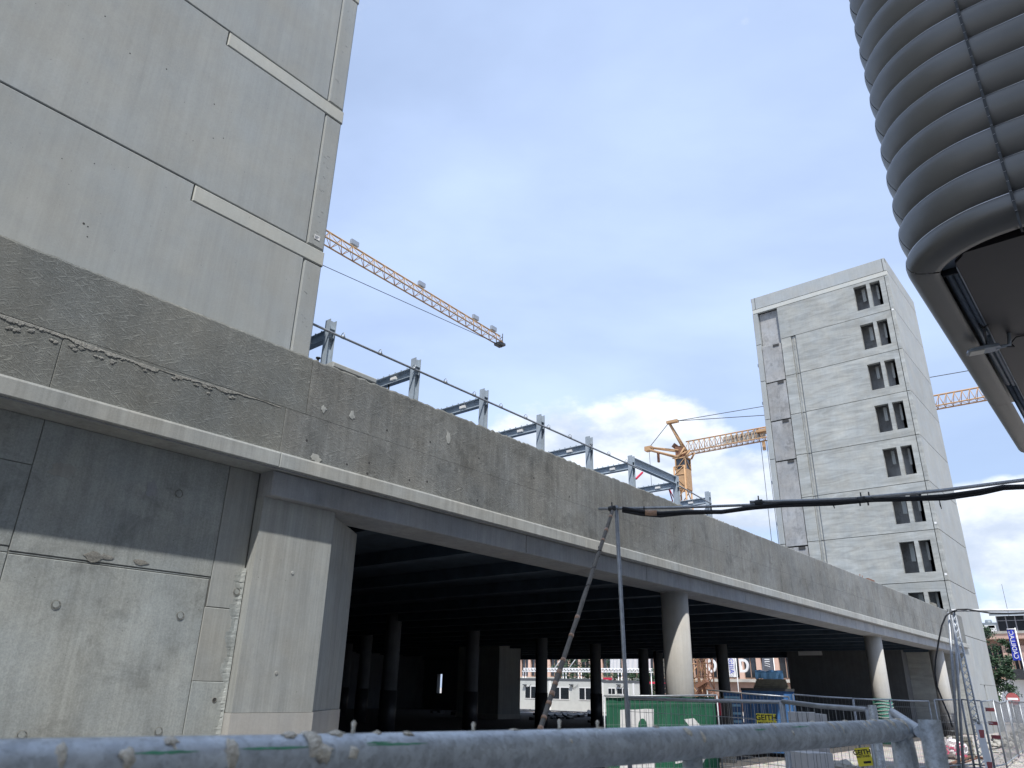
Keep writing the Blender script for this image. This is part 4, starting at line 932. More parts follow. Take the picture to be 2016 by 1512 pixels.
m = MB(); q = S(1990, 676, 'z', Z(6.0)); m.tube([lp1+dl*.05, lp1+dl*.16+Vector((0, 0, -.02)), q, q+Vector((0, -.1, .1)), q+Vector((.2, -.8, .13))], .012, 5); m.obj('lead', cable_m, LH)
q = S(1937, 645, 'z', Z(6.0)); m = MB()
for a_ in ((.09, .05, .05), (-.09, .02, -.04), (.05, -.07, .06), (-.02, .06, .09)): m.tube([q, q+Vector(a_)], .014, 5)
m.tube([q, q+Vector((.02, .0, -.02)), lp1-dl*.25+Vector((0, 0, .1))], .018, 6)
m.obj('cable_knot', cable_m, LH)

# ------------------------------------------------------------------ foreground rail (galvanised tube, just below eye level)
def cam_pt(px, py, depth):
    return EYE + (_F + RV*((px-1008)/FPX) - UV*((py-756)/FPX))*depth
RPTS = [cam_pt(1778, 1437, 2.24), cam_pt(1280, 1467, 1.36), cam_pt(640, 1498, .90), cam_pt(0, 1524, .69), cam_pt(-700, 1552, .56), cam_pt(-1700, 1600, .45)]
def rail_at(t):
    for a_, b_ in zip(RPTS, RPTS[1:]):
        l = (b_-a_).length
        if t <= l or b_ is RPTS[-1]: return a_+(b_-a_)*(t/l), (b_-a_).normalized()
        t -= l
_tot = sum((b_-a_).length for a_, b_ in zip(RPTS, RPTS[1:]))
def rail_s(t):
    q = [rail_at(min(max(t+d_, 0), _tot))[0] for d_ in (-.10, -.05, 0, .05, .10)]
    c_ = (q[0]+q[1]+q[2]+q[3]+q[4])/5 if .1 < t < _tot-.1 else rail_at(t)[0]
    return c_
r1 = RPTS[0]; dr = (RPTS[1]-RPTS[0]).normalized()
RA = thing('guard_rail', (r1.x, r1.y, 0), 'near galvanised tube rail crusted with mortar splashes running across the bottom of the view', 'rail')
LEN = _tot
m = MB()
pts = [rail_s(LEN*i/60) for i in range(61)]
m.tube([r1-dr*.014, r1-dr*.007]+pts, [.020, .027]+[.0302]*61, 32); m.obj('top_tube', galv, RA)
m = MB()   # flattened legs under the rail end
def ribbon(pts, w, t_, side):
    for a, b in zip(pts, pts[1:]): m.beam(a, b, w, t_, side)
c = r1+dr*.045
m.tube([c+Vector((0, 0, -.02)), c+Vector((0, 0, -.10)), Vector((c.x+.01, c.y, 0))], [.024, .026, .026], 16); m.obj('leg', galv, RA)
rt = -dr; rt.z = 0; rt.normalize()
m = MB(); c = r1-dr*.004
m.tube([c+Vector((0, 0, .018)), c+rt*.018+Vector((0, 0, .006)), c+rt*.030+Vector((0, 0, -.03)), c+rt*.033+Vector((0, 0, -.08)), Vector((c.x, c.y, 0))+rt*.036], [.007, .011, .014, .016, .017], 14); m.obj('leg', galv, RA)
for k in (1.2, _tot-.05):
    c = rail_s(k); m = MB(); m.tube([c+Vector((0, 0, -.02)), Vector((c.x, c.y, 0))], .02, 12); m.obj('leg', galv, RA)
rs = np.random.RandomState(11)
# mortar splashes and runs
splash_m = plain('dried_mortar_splash', (.78, .73, .62), .95, 0, .25, 60, .8, 150)
upv = Vector((0, 0, 1)); outv = dr.cross(upv).normalized()
if outv.dot(EYE-r1) < 0: outv = -outv
def blob(t, ang, sx_, sa, h, seed):
    q = np.random.RandomState(seed); n = 11; v = []; cpt = rail_s(t)
    for i in range(7):
        for j in range(n):
            rr = i/6; a = 2*math.pi*j/n; jit = 1+.35*q.randn()*rr
            dt = math.cos(a)*rr*sx_*jit; da = math.sin(a)*rr*sa*jit
            hh = .0300+h*(1-rr**2)+(-.0008 if i == 6 else .0002*abs(q.randn()))
            v.append(cpt+dr*dt+(upv*math.cos(ang+da)+outv*math.sin(ang+da))*hh)
    f = [(i*n+j, i*n+(j+1) % n, (i+1)*n+(j+1) % n, (i+1)*n+j) for i in range(6) for j in range(n)]
    mm = MB(); mm.add(v, f, True); return mm.obj('mortar_splash', splash_m, RA)
def t_at(px):
    best = min(((abs(1008+FPX*(q-EYE).dot(RV)/(q-EYE).dot(_F)-px), t) for t in np.linspace(0, _tot, 1200) for q in [rail_s(t)]))
    return best[1]
for i, (px, ang, sx_, sa, h) in enumerate([(98, .9, .006, .5, .002), (225, 1.1, .008, .35, .004), (315, .5, .008, .35, .003), (432, .95, .009, .75, .004), (596, .75, .012, 1.0, .006), (612, 1.2, .012, .4, .005), (560, .2, .010, .3, .004), (667, 1.25, .007, .25, .004), (650, .25, .008, .2, .003), (655, .0, .010, .3, .004), (735, .1, .006, .25, .003), (790, .35, .010, .25, .003),
     (1338, .7, .012, .4, .0025), (1362, 1.15, .006, .35, .002), (1513, .55, .007, .25, .002), (1625, .6, .006, .5, .002), (1605, -.1, .008, .2, .003), (1640, .9, .004, .6, .0015), (1700, .5, .008, .5, .0025), (1745, .45, .016, .95, .0035), (1768, .6, .012, 1.1, .004), (1690, .8, .004, .3, .002), (1730, 1.0, .003, .4, .0015), (1540, 1.2, .004, .2, .002), (1290, .1, .009, .2, .003), (1100, 1.1, .003, .15, .0015), (1180, .0, .012, .2, .002), (1010, .0, .01, .2, .002), (1665, .1, .014, .3, .0025), (1720, .15, .014, .4, .003)]):
    blob(t_at(px), ang, sx_, sa, h, i+3)
for i, (px, hh) in enumerate([(690, .012), (930, .009), (1102, .012), (1178, .010)]):
    t = t_at(px); c = rail_s(t)+upv*.030; m = MB(); m.tube([c+upv*-.002, c+upv*hh*.5, c+upv*hh, c+upv*(hh+.003)], [.003, .0022, .0035, .001], 8); m.obj('rust_nub', splash_m, RA)
# green paint smears
grm = plain('green_smear', (.10, .34, .20), .8, 0, .3, 60)
for i, (px, ang, L_) in enumerate([(300, 1.0, .035), (520, .95, .05), (720, .85, .02), (1560, .75, .05), (1480, .85, .03), (760, .95, .05)]):
    t = t_at(px); m = MB(); q = np.random.RandomState(i); v = []
    for k in range(15):
        for sgn in (-1, 1):
            a = ang+sgn*(.03+.05*q.rand())*math.sin(math.pi*(k+.3)/14.6); v.append(rail_s(t+(k/14-.5)*2*L_)+(upv*math.cos(a)+outv*math.sin(a))*.0304)
    m.add(v, [(2*k, 2*k+1, 2*k+3, 2*k+2) for k in range(14)], True); m.obj('paint_smear', grm, RA)

# second near post and the rail running back from it
pp = cam_pt(1829, 1417, 2.12)
m = MB(); PO = thing('barrier_post', (pp.x, pp.y, 0), 'stout open ended galvanised post at the lower right, right of the rail end', 'post')
m.tube([Vector((pp.x, pp.y, 0)), Vector((pp.x, pp.y, pp.z))], .030, 28, False); m.tube([Vector((pp.x, pp.y, pp.z-.3)), Vector((pp.x, pp.y, pp.z))], .0265, 28, False); m.obj('tube', galv, PO)
a = cam_pt(1812, 1441, 2.16); b = cam_pt(1757, 1401, 3.9)
m = MB(); m.tube([a, b], .017, 14); m.obj('rail', galv, PO)
m = MB(); bb = Vector((b.x, b.y, 0)); m.tube([b, bb], .020, 12); m.obj('leg', galv, PO)

# ------------------------------------------------------------------ site fences
def dtop(px, py, d): return S(px, py, 'd', d)
def fence(tops, label, r=.021, wires=True, group='mesh site fence panels', spacing=.11):
    P0 = tops[0]; T = thing('mesh_fence', (P0.x, P0.y, 0), label, 'fence', group)
    a, b = tops[0], tops[-1]
    for p in tops:
        m = MB(); m.tube([Vector((p.x, p.y, .03)), p], r, 8); m.obj('post', galv_tube, T)
    for a, b in zip(tops, tops[1:]):
        m = MB(); m.tube([a, a.lerp(b, .5)+Vector((0, 0, -.01)), b], r, 8); m.obj('top_rail', galv_tube, T)
        a2, b2_ = Vector((a.x, a.y, .15)), Vector((b.x, b.y, .15))
        m = MB(); m.tube([a2, b2_], r, 8); m.obj('bottom_rail', galv_tube, T)
        if wires:
            m = MB(); n = max(2, int((b-a).length/spacing))
            for i in range(1, n):
                p, q = a.lerp(b, i/n), a2.lerp(b2_, i/n); m.tube([p, q], .0035, 3, False)
            for t in (.1, .35, .6, .85): m.tube([a.lerp(a2, t), b.lerp(b2_, t)], .0035, 3, False)
            m.obj('wire_mesh', galv_tube, T, kind='stuff')
    return T
F1 = [dtop(1189, 1370, 19.5), dtop(1411, 1368.5, 20.5)]
fence(F1, 'mesh fence panel carrying the green banner')
fence([dtop(1237, 1374, 12.0), dtop(1537, 1382, 9.6)], 'nearer mesh panel in front of the green banner with a yellow sign', .021, spacing=.14)
fence([dtop(1541, 1381, 9.5), dtop(1708, 1397, 8.0)], 'mesh panel right of the first yellow sign, ending at the galvanised stub post', .024, spacing=.14)
fence([dtop(1392, 1358, 25), dtop(1553, 1372, 23.5)], 'mesh panel leaning down to the right in front of the blue container')
fence([dtop(1561, 1367, 24), dtop(1678, 1375, 25)], 'mesh panel in front of the pale blocks, left of the netted column')
fence([dtop(1680, 1375.5, 25), dtop(1751, 1377, 27)], 'mesh panel across the foot of the netted column')
fence([dtop(1752, 1378, 27), dtop(1828, 1380.5, 29)], 'mesh panel between the netted column and the black wrapped column')
fence([dtop(1839, 1377.5, 29), dtop(1891, 1377, 30.5)], 'mesh panel in front of the black wrapped column')
fence([dtop(1893, 1377, 30.5), dtop(1930, 1379.5, 30)], 'mesh panel in front of the far tower foot, left of the red and white tags')
fence([dtop(1932, 1381, 30), dtop(1954, 1378, 31.5)], 'narrow mesh panel between two posts at the far tower corner')
fence([dtop(1955, 1378, 31.5), dtop(1968, 1383, 34), dtop(1981, 1380, 37)], 'zigzag mesh panel behind the red and white tags')
fence([dtop(1983, 1379, 38), dtop(1991, 1380, 40), dtop(2006, 1382, 36), dtop(2040, 1384, 33)], 'mesh panels furthest right beside the rubble heap')
p = dtop(1717, 1388, 7.9); m = MB(); PT = thing('stub_post', (p.x, p.y, 0), 'open galvanised stub post between mesh panels in front of the netted column', 'post')
m.tube([Vector((p.x, p.y, 0)), p], .036, 20, False); m.obj('tube', galv, PT)
# green banner cloth
a, b = F1; a = a+Vector((0, 0, -.03)); b = b+Vector((0, 0, -.03))
hd_ = Vector((b.x-a.x, b.y-a.y, 0)); bl = hd_.length; hd_.normalize(); nb = Vector((hd_.y, -hd_.x, 0))
if nb.dot(EYE-a) < 0: nb = -nb
def ban(u, v, o=0):
    zt = a.z+(b.z-a.z)*u-.01*abs(math.sin(u*18))
    wv = .03*math.sin(u*23+v*2.2)*(.3+v)+.05*math.exp(-((u-.17-.12*v)/.03)**2)*(1-.4*v)+.012*math.sin(9*v+31*u)
    return Vector((a.x, a.y, 0))+hd_*(bl*(.02+.965*u))+Vector((0, 0, zt-v*1.85))-nb*(.045-o)-nb*0+nb*wv*.6
BN = thing('banner', ((a.x+b.x)/2, (a.y+b.y)/2, 0), 'green banner cloth with large white shapes tied behind the mesh fence', 'banner')
m = MB(); m.grid([[ban(i/70, j/24) for i in range(71)] for j in range(25)]); m.obj('cloth', green_m, BN)
def uv_of(px, py):
    best = None
    for i in range(201):
        for j in range(0, 101, 1):
            pass
    return None
def inv(px, py):
    # intersect the view ray with the banner's upright plane
    v = _F*FPX + RV*(px-1008) - UV*(py-756); t = (a-EYE).dot(nb)/v.dot(nb); q = EYE+v*t
    u = ((q-a).dot(hd_)/bl-.02)/.965; zt = a.z+(b.z-a.z)*u; return u, (zt-q.z)/1.85
def bpatch(poly_px, mt, o, nm='white_shape'):
    """fill a convex quad given in survey pixels, draped on the cloth"""
    c = [inv(*p) for p in poly_px]; n = 14; rows = []
    for i in range(n+1):
        s_ = i/n; l = (c[0][0]+(c[3][0]-c[0][0])*s_, c[0][1]+(c[3][1]-c[0][1])*s_); r_ = (c[1][0]+(c[2][0]-c[1][0])*s_, c[1][1]+(c[2][1]-c[1][1])*s_)
        rows.append([ban(l[0]+(r_[0]-l[0])*k/n, l[1]+(r_[1]-l[1])*k/n, o) for k in range(n+1)])
    mm = MB(); mm.grid(rows); return mm.obj(nm, mt, BN)
bpatch([(1222, 1397), (1288, 1395), (1291, 1512), (1222, 1514)], banwhite, .006)
eu, ev = inv(1266, 1432); ru = inv(1275, 1432)[0]-eu; rv = inv(1266, 1450)[1]-ev
mm = MB(); vs = [ban(eu, ev, .012)]+[ban(eu+ru*math.cos(t), ev+rv*math.sin(t), .012) for t in np.linspace(0, 2*math.pi, 25)[:-1]]
mm.add(vs, [(0, 1+k, 1+(k+1) % 24) for k in range(24)]); mm.obj('green_oval', green_m, BN)
bpatch([(1348, 1416), (1367, 1413), (1410, 1462), (1394, 1472)], banwhite, .006, 'white_stroke')
bpatch([(1394, 1462), (1410, 1462), (1376, 1516), (1352, 1518)], banwhite, .0065, 'white_stroke')
bpatch([(1330, 1499), (1352, 1495), (1352, 1500), (1331, 1503)], banwhite, .006, 'white_stroke')
# yellow rental signs on the mesh
def sign(px0, py0, px1, py1, d0, lines, label, roll=0, yaw_to=None):
    c = S((px0+px1)/2, (py0+py1)/2, 'd', d0)
    W = (S(px1, (py0+py1)/2, 'd', d0)-S(px0, (py0+py1)/2, 'd', d0)).length; H = abs(S((px0+px1)/2, py0, 'd', d0).z-S((px0+px1)/2, py1, 'd', d0).z)
    x = Vector(((c-EYE).y, -(c-EYE).x, 0)).normalized(); y = Vector((0, 0, 1)); x = (Matrix.Rotation(roll, 3, (c-EYE).normalized()) @ x); y = (Matrix.Rotation(roll, 3, (c-EYE).normalized()) @ y)
    F_ = frame(c, x, y); T = thing('sign', (c.x, c.y, c.z-H/2), label, 'sign')
    m = MB(); n_ = F_.to_3x3() @ Vector((0, 0, 1)); m.obox(c, x*W/2, y*H/2, n_*.002); m.obj('board', yellow_m, T)
    for txt, sz, dx, dy, bo in lines:
        text_mesh(txt, sz*H, F_ @ Matrix.Translation((dx*W, dy*H, .0028)) @ Matrix.Diagonal((1, 1, 1, 1)), black_m, 'lettering', T, .0003, bo*H)
    return T, F_, W, H
sign(1490, 1405, 1529, 1441, 9.75, [('GEITH', .44, -.01, .27, .010), ('MIETPARK', .22, .0, -.03, .004)], 'yellow GEITH MIETPARK sign wired to the mesh above the near rail')
T, F_, W, H = sign(1686, 1472, 1716, 1508, 8.0, [('GEITH', .36, -.05, .25, .012), ('MIETPARK', .17, -.05, .02, .004)], 'yellow GEITH sign hanging askew low on the mesh below the near rail', rad(-8))
m = MB(); q = F_ @ Vector((.12*W, -.3*H, .003)); xx = F_.to_3x3(); m.obox(q, xx @ Vector((W*.25, 0, 0)), xx @ Vector((0, H*.06, 0)), xx @ Vector((0, 0, .0006))); m.obj('black_bar', black_m, T)

# ------------------------------------------------------------------ scaffold cable bridges
def bridge(D, top_px, label):
    pass
ptop = S(1213, 996, 'd', 11.5); pbot = S(1233, 1375, 'd', 11.35); pb = ptop+(pbot-ptop)*((ptop.z)/(ptop.z-pbot.z))
CB = thing('cable_bridge', (pb.x, pb.y, 0), 'scaffold tube gantry carrying black hoses across the street from the upright pole', 'cable bridge')
m = MB(); m.tube([ptop, pb], .031, 12); m.obj('upright_pole', galv_tube, CB)
LX = [(1178, 1002), (1340, 999), (1480, 994), (1560, 991)]
L1 = [S(px, py, 'd', 11.5-.02*i) for i, (px, py) in enumerate(LX)]+[S(1662, 985, 'd', 11.5)]
m = MB(); m.tube(L1, .021, 10); m.obj('cross_pipe', galv_tube, CB)
L2 = [S(px, py, 'd', 11.42) for px, py in ((1476, 988.5), (1600, 985), (1730, 980))]; m = MB(); m.tube(L2, .023, 10); m.obj('cross_pipe', galv_tube, CB)
L3 = [S(px, py, 'd', d_) for px, py, d_ in ((1690, 981, 11.4), (1850, 966, 11.3), (2016, 945, 11.2), (2200, 921, 11.3), (2600, 860, 11.6))]; m = MB(); m.tube(L3, .024, 10); m.obj('cross_pipe', galv_tube, CB)
def coupler(c, nm='coupler'):
    m = MB(); m.tube([c+Vector((0, .05, .0)), c+Vector((0, -.05, 0))], .042, 8); m.tube([c+Vector((0, -.0, .03)), c+Vector((0, 0, .1))], .01, 5); m.tube([c+Vector((0, .03, -.03)), c+Vector((0, .03, -.09))], .012, 5); m.obj(nm, darkst, CB)
for px, py in ((1494, 989), (1696, 983), (1712, 982), (1205, 1001)): coupler(S(px, py, 'd', 11.4))
hose = [(1225, 1003), (1262, 1009), (1300, 1012), (1350, 1008), (1420, 1008), (1470, 1001), (1540, 993), (1640, 989), (1720, 984), (1800, 982), (1860, 979), (1930, 968), (1975, 959), (2030, 958), (2140, 943), (2400, 900)]
for k, (o, rr) in enumerate(((0, .034), (3.0, .028), (-2.5, .026))):
    m = MB(); pl = [S(px, py+o*(.6+.6*math.sin(px*.02+k)), 'd', 11.46-.03*k) for px, py in hose]
    m.tube(pl, rr, 8); m.obj('black_hose', cable_m, CB)
m = MB(); m.tube([S(1270, 1009, 'd', 11.4), S(1293, 1010, 'd', 11.4)], .045, 8); m.obj('tape_wrap', tape_m, CB)
for px in (1268, 1400, 1640, 1850):
    c = S(px, 1000 if px < 1500 else 988, 'd', 11.42); m = MB(); m.tube([c+Vector((0, .0, .03)), c+Vector((.03, 0, -.09)), c+Vector((-.03, 0, -.05)), c+Vector((0, 0, .03))], .006, 4); m.obj('cable_tie', cable_m, CB)
# leaning strut wrapped in foam and tape
st = S(1206, 1006, 'd', 11.35); sb = S(1062, 1440, 'd', 9.0); e_ = st+(sb-st)*(st.z/(st.z-sb.z))
ST = thing('leaning_strut', (e_.x, e_.y, 0), 'leaning pole wrapped in grey foam and bands of brown tape propping the gantry', 'pole')
m = MB(); q = [st.lerp(e_, i/40) for i in range(41)]; rr = [.025+.004*rs.rand()+.006*(i/40) for i in range(41)]
m.tube([p_+Vector((.0015*rs.randn(), .0015*rs.randn(), 0)) for p_ in q], rr, 12); m.obj('foam_sleeve', foam_m, ST)
tot = (e_-st).length; tl = (sb-st).length/tot
for f_ in (.03, .11, .17, .56, .64, .74, .785, .83, .865, .90, .95, .985, 1.05, 1.12):
    t0 = f_*tl; rad_ = .029+.008*t0; m = MB(); m.tube([st.lerp(e_, t0), st.lerp(e_, t0+.005*(1+rs.rand()))], rad_, 12); m.obj('tape_band', tape_m, ST)
for f_ in (.24, .33, .42):
    c = st.lerp(e_, f_*tl); m = MB(); dd_ = (e_-st).normalized(); x_ = dd_.orthogonal().normalized(); y_ = dd_.cross(x_)
    m.tube([c+dd_*(.10*t)+(x_*math.cos(t*5)+y_*math.sin(t*5))*.030 for t in np.linspace(-1, 1, 14)], .006, 4); m.obj('wire_wrap', cable_m, ST)

# far gantry
p1 = S(1873, 1202, 'd', 30); p2 = S(2016, 1202, 'd', 30.6); p3 = p1+(p2-p1)*3.4; p3.z = p1.z
CG = thing('far_cable_bridge', (p1.x, p1.y, 0), 'further gantry with sunlit white pipe reaching right from a lattice post', 'cable bridge')
m = MB(); m.tube([p1, p3], .045, 10); m.obj('cross_pipe', white_m, CG)
m = MB(); m.tube([S(1872, 1206, 'd', 29.9), S(1885, 1200, 'd', 29.9), S(1905, 1199.5, 'd', 30.1), S(1930, 1204, 'd', 30.1), S(1950, 1207, 'd', 30.1), S(1985, 1207.5, 'd', 30.3), S(2016, 1206.5, 'd', 30.6), S(2100, 1207, 'd', 31.5)], .026, 6)
m.obj('black_hose', cable_m, CG)
m = MB(); m.tube([S(px, py, 'd', 29.8) for px, py in ((1873, 1204), (1862, 1213), (1854, 1232), (1848, 1262), (1842, 1300), (1841, 1325), (1845, 1352), (1858, 1385), (1868, 1408), (1875, 1432))], .028, 6); m.obj('black_hose', cable_m, CG)
for px0, px1, py1 in ((1868, 1885, 1460), (1878, 1893, 1450)):
    a_ = S(px0, 1205, 'd', 30); b_ = S(px1, py1, 'd', 29.8); b_ = a_+(b_-a_)*(a_.z/(a_.z-b_.z)); m = MB(); m.tube([a_, b_], .045, 8); m.obj('pole', galv_tube, CG)
a_ = S(1876, 1212, 'd', 29.9); b_ = S(1926, 1460, 'd', 29.3); b_ = a_+(b_-a_)*(a_.z/(a_.z-b_.z)); dd_ = (b_-a_).normalized(); sd_ = Vector((-.2, .98, 0)).cross(dd_).normalized()*.16; sd2 = dd_.cross(sd_).normalized()*.16
for s_ in (sd_+sd2*.5, -sd_+sd2*.5, -sd2):
    m = MB(); m.tube([a_+s_*.5, b_+s_], .028, 6); m.obj('lattice_chord', galv_tube, CG)
m = MB(); n = 22; cs = (sd_+sd2*.5, -sd_+sd2*.5, -sd2)
for i in range(n):
    for k in range(3):
        s0, s1_ = cs[k], cs[(k+1) % 3]; m.tube([a_.lerp(b_, i/n)+s0*(.5+.5*i/n), a_.lerp(b_, (i+1)/n)+s1_*(.5+.5*(i+1)/n)], .013, 4)
m.obj('lattice_bracing', galv, CG, kind='stuff')
m = MB()
for k in range(5): m.tube([p1+Vector((.05*k, .12-.05*k, .05)), p1+Vector((.1*k, .1, -.15)), p1+Vector((-.05*k, -.15, -.02))], .018, 5)
m.obj('cable_knot', cable_m, CG)

# ------------------------------------------------------------------ beyond the hall: site cabins, truss, trees, facades
def XY(px, py, X): return S(px, py, 'x', X)
def cabin(px_l, px_r, X, label, wins, zr=1.05):
    a = XY(px_l, 1360, X); b = XY(px_r, 1360, X); yl, yr = max(a.y, b.y), min(a.y, b.y)
    T = thing('site_cabin', (X+1.2, (yl+yr)/2, 0), label, 'cabin', 'white site cabins beyond the hall')
    m = MB(); m.box(X, X+2.4, yr, yl, .12, Z(zr)-.22); m.obj('wall', cabin_m, T)
    m = MB(); m.box(X-.03, X+2.43, yr-.03, yl+.03, Z(zr)-.22, Z(zr)); m.obj('roof_edge', cabin_t, T)
    m = MB(); m.box(X-.02, X+.05, yl-.12, yl+.01, .1, Z(zr)-.2); m.box(X-.02, X+.05, yr-.01, yr+.12, .1, Z(zr)-.2); m.obj('corner_trim', white_m, T)
    for wl, wr, wt, wb in wins:
        c0 = XY(wl, wt, X-.02); c1 = XY(wr, wb, X-.02); y_a, y_b = min(c0.y, c1.y), max(c0.y, c1.y)
        m = MB(); m.box(X-.04, X+.02, y_a, y_b, c1.z, c0.z); f_ = m.obj('window', white_m, T)
        n = 2; wd = (y_b-y_a)
        m = MB(); m.box(X-.05, X-.038, y_a+.05, y_a+wd*.46, c1.z+.07, c0.z-.07); m.obj('pane', glass_m, f_)
        m = MB(); m.box(X-.05, X-.038, y_a+wd*.54, y_b-.05, c1.z+.07, c0.z-.07); m.obj('pane', glass_m, f_)
    c = XY((px_l+px_r)/2, 1347, X); m = MB(); m.box(X-.25, X-.02, c.y-.3, c.y+.1, c.z-.1, c.z); m.tube([Vector((X-.06, c.y-.9, c.z)), Vector((X-.06, c.y-.4, c.z-.35)), Vector((X-.06, c.y+.1, c.z-.05))], .02, 4); m.obj('outside_light', cabin_t, T)
cabin(984, 1082, 66, 'white site cabin beyond the hall beside the pale core wall', [(984, 993, 1350, 1373), (1003, 1018, 1350, 1375), (1034, 1056, 1350, 1376)])
cabin(1083, 1166, 66.1, 'white site cabin beyond the hall crossed by shadow of struts', [(1085, 1121, 1352, 1378), (1140, 1165, 1353, 1379)])
cabin(1186, 1248, 67, 'shaded site cabin beyond the hall above the green banner', [(1197, 1212, 1354, 1368), (1214, 1238, 1354, 1368)], .95)
# black sheeting and heaps in front of the cabins
def sheet(px0, px1, py0, py1, X, label, seed):
    q = np.random.RandomState(seed); a = XY(px0, py0, X); b = XY(px1, py0, X); rows = []
    h = a.z
    for i in range(9):
        row = []
        for j in range(40):
            t = j/39; y = a.y+(b.y-a.y)*t; x = X-1.5+3*i/8
            z = max(.02, h*math.sin(math.pi*min(1, i/8*1.0))**.6*(.75+.25*math.sin(j*.7+seed)*math.cos(j*.23+i))+.06*q.randn())
            row.append((x+.08*q.randn(), y, z))
        rows.append(row)
    m = MB(); m.grid(rows, False); return m.obj('ground_sheeting', tarp_m, None, label, 'sheeting')
sheet(1004, 1050, 1397, 1420, 62.5, 'black sheeting heaped before the cabins beside the pale core wall', 1)
sheet(1082, 1165, 1402, 1420, 62, 'long black sheeting heaped before the cabins between two hall columns', 2)
m = MB(); a = XY(1159, 1401, 61); m.tube([a+Vector((0, 0, 0)), a+Vector((.2, .1, -.02))], .17, 12); m.obj('round_drum', white_m, None, 'small round white drum lying on the black sheeting', 'drum')
# aluminium truss on posts
TR = thing('lighting_truss', (72, 46, 0), 'white aluminium truss run on posts above the cabins seen through the hall', 'truss')
ta = XY(1030, 1322, 72); tb = XY(1284, 1324, 72)
parts, PT_ = jib(None, ta, tb, .35, .4, 40, 1.0, .045, .03)
for nm, mm in parts: mm.obj(nm, white_m, TR, kind='stuff' if nm == 'bracing' else None)
for px in (1034, 1113, 1143, 1222, 1280):
    p_ = XY(px, 1322, 72); m = MB(); m.tube([Vector((72, p_.y-.1, 0)), Vector((72, p_.y-.1, p_.z))], .05, 5); m.tube([Vector((72, p_.y+.3, 0)), Vector((72, p_.y+.3, p_.z))], .05, 5); m.obj('post', white_m, TR)
for (p0_, q0_) in (((1087, 1322), (1110, 1298)), ((1117, 1320), (1140, 1296))):
    m = MB(); m.tube([XY(*p0_, 72), XY(*q0_, 72)+Vector((0, 0, .4))], .05, 5); m.obj('stay', white_m, TR)
# white cloth banners behind
for k, (x0_, x1_, y0_, y1_, lb) in enumerate([(1200, 1222, 1290, 1319, 'white cloth hoarding behind the truss, left of the upright pole'), (1225, 1257, 1290, 1319, 'white cloth hoarding behind the truss, right of the upright pole'), (1268, 1282, 1290, 1320, 'pinkish white cloth hoarding glimpsed between two hall columns')]):
    a = XY(x0_, y0_, 76); b = XY(x1_, y1_, 76); rows = [[(76+.08*math.sin(j*1.7+i*.5), a.y+(b.y-a.y)*j/12, a.z+1.2+(b.z-a.z-1.2)*i/6) for j in range(13)] for i in range(7)]
    m = MB(); m.grid(rows); m.obj('cloth_hoarding', banwhite, None, lb, 'hoarding')
    
def tree(px, X, htop, w, label, seed, conifer=False, name='leafy_tree', n=2600):
    q = np.random.RandomState(seed); c = XY(px, 1370, X); T = thing(name, (X, c.y, 0), label, 'tree')
    m = MB(); m.tube([(X, c.y, 0), (X+.1, c.y+.05, htop*.4), (X, c.y, htop*.92)], [.16, .1, .03], 7)
    for k in range(9):
        a = q.rand()*6.28; z = htop*(.3+.06*k); L = w*.4*(1-.07*k); m.tube([(X, c.y, z), (X+L*math.cos(a), c.y+L*math.sin(a), z+L*.35)], [.05, .015], 5)
    m.obj('trunk', bark_m, T)
    m = MB(); cl = []
    for k in range(60):
        t = q.rand(); z = htop*(.22+.78*t); rad__ = (w/2)*((1-t)**.8*1.1+.08 if conifer else math.sin(math.pi*(.12+.85*t))**.7)
        a = q.rand()*6.28; r_ = rad__*math.sqrt(q.rand()); cl.append((X+r_*math.cos(a), c.y+r_*math.sin(a), z, .28+.35*q.rand()))
    for k in range(n):
        cx_, cy_, cz_, cr = cl[q.randint(len(cl))]; d_ = q.randn(3)*cr*.55; c_ = Vector((cx_+d_[0], cy_+d_[1], cz_+d_[2]*.7))
        u = Vector(q.randn(3)).normalized(); v_ = u.orthogonal().normalized(); sz = .07+.09*q.rand()
        m.add([c_-u*sz, c_+v_*sz*.5, c_+u*sz, c_-v_*sz*.5], [(0, 1, 2, 3)])
    m.obj('crown', leaf_m, T)
tree(1103, 80, 7.0, 2.6, 'green tree beyond the truss left of the leaning pole line', 1, True)
tree(1128, 79, 7.6, 3.0, 'bushy green tree beyond the truss behind the leaning pole', 2, True)
tree(1158, 80, 7.2, 2.8, 'green tree beyond the truss beside a hall column', 3, True)
tree(1210, 82, 7.2, 2.6, 'green tree beside the white cloth left of the upright pole', 4, True)
tree(1246, 82, 4.6, 2.6, 'low green tree under the white cloth right of the upright pole', 5)
tree(1281, 82, 4.4, 1.6, 'low green tree glimpsed beside the slim hall column', 6)
tree(1953, 84, 9.0, 5.2, 'dark leafy tree beside the far tower in front of the brown building', 7, False, 'leafy_tree', 9000)
# red canopy edge and red box
a = XY(1270, 1342, 74); b = XY(1284, 1346, 74)
m = MB(); m.box(74, 76, b.y-1, a.y+1, b.z, a.z); m.obj('red_canopy', red_m, None, 'strip of red canopy beyond the hall between two columns', 'canopy')
a = XY(1187, 1334, 69); b = XY(1199, 1338, 69); m = MB(); m.box(69, 69.6, b.y, a.y, b.z, a.z); m.box(69.1, 69.5, b.y+.05, b.y+.1, 0, b.z); m.obj('red_board', red_m, None, 'small red board above the shaded cabin', 'board')

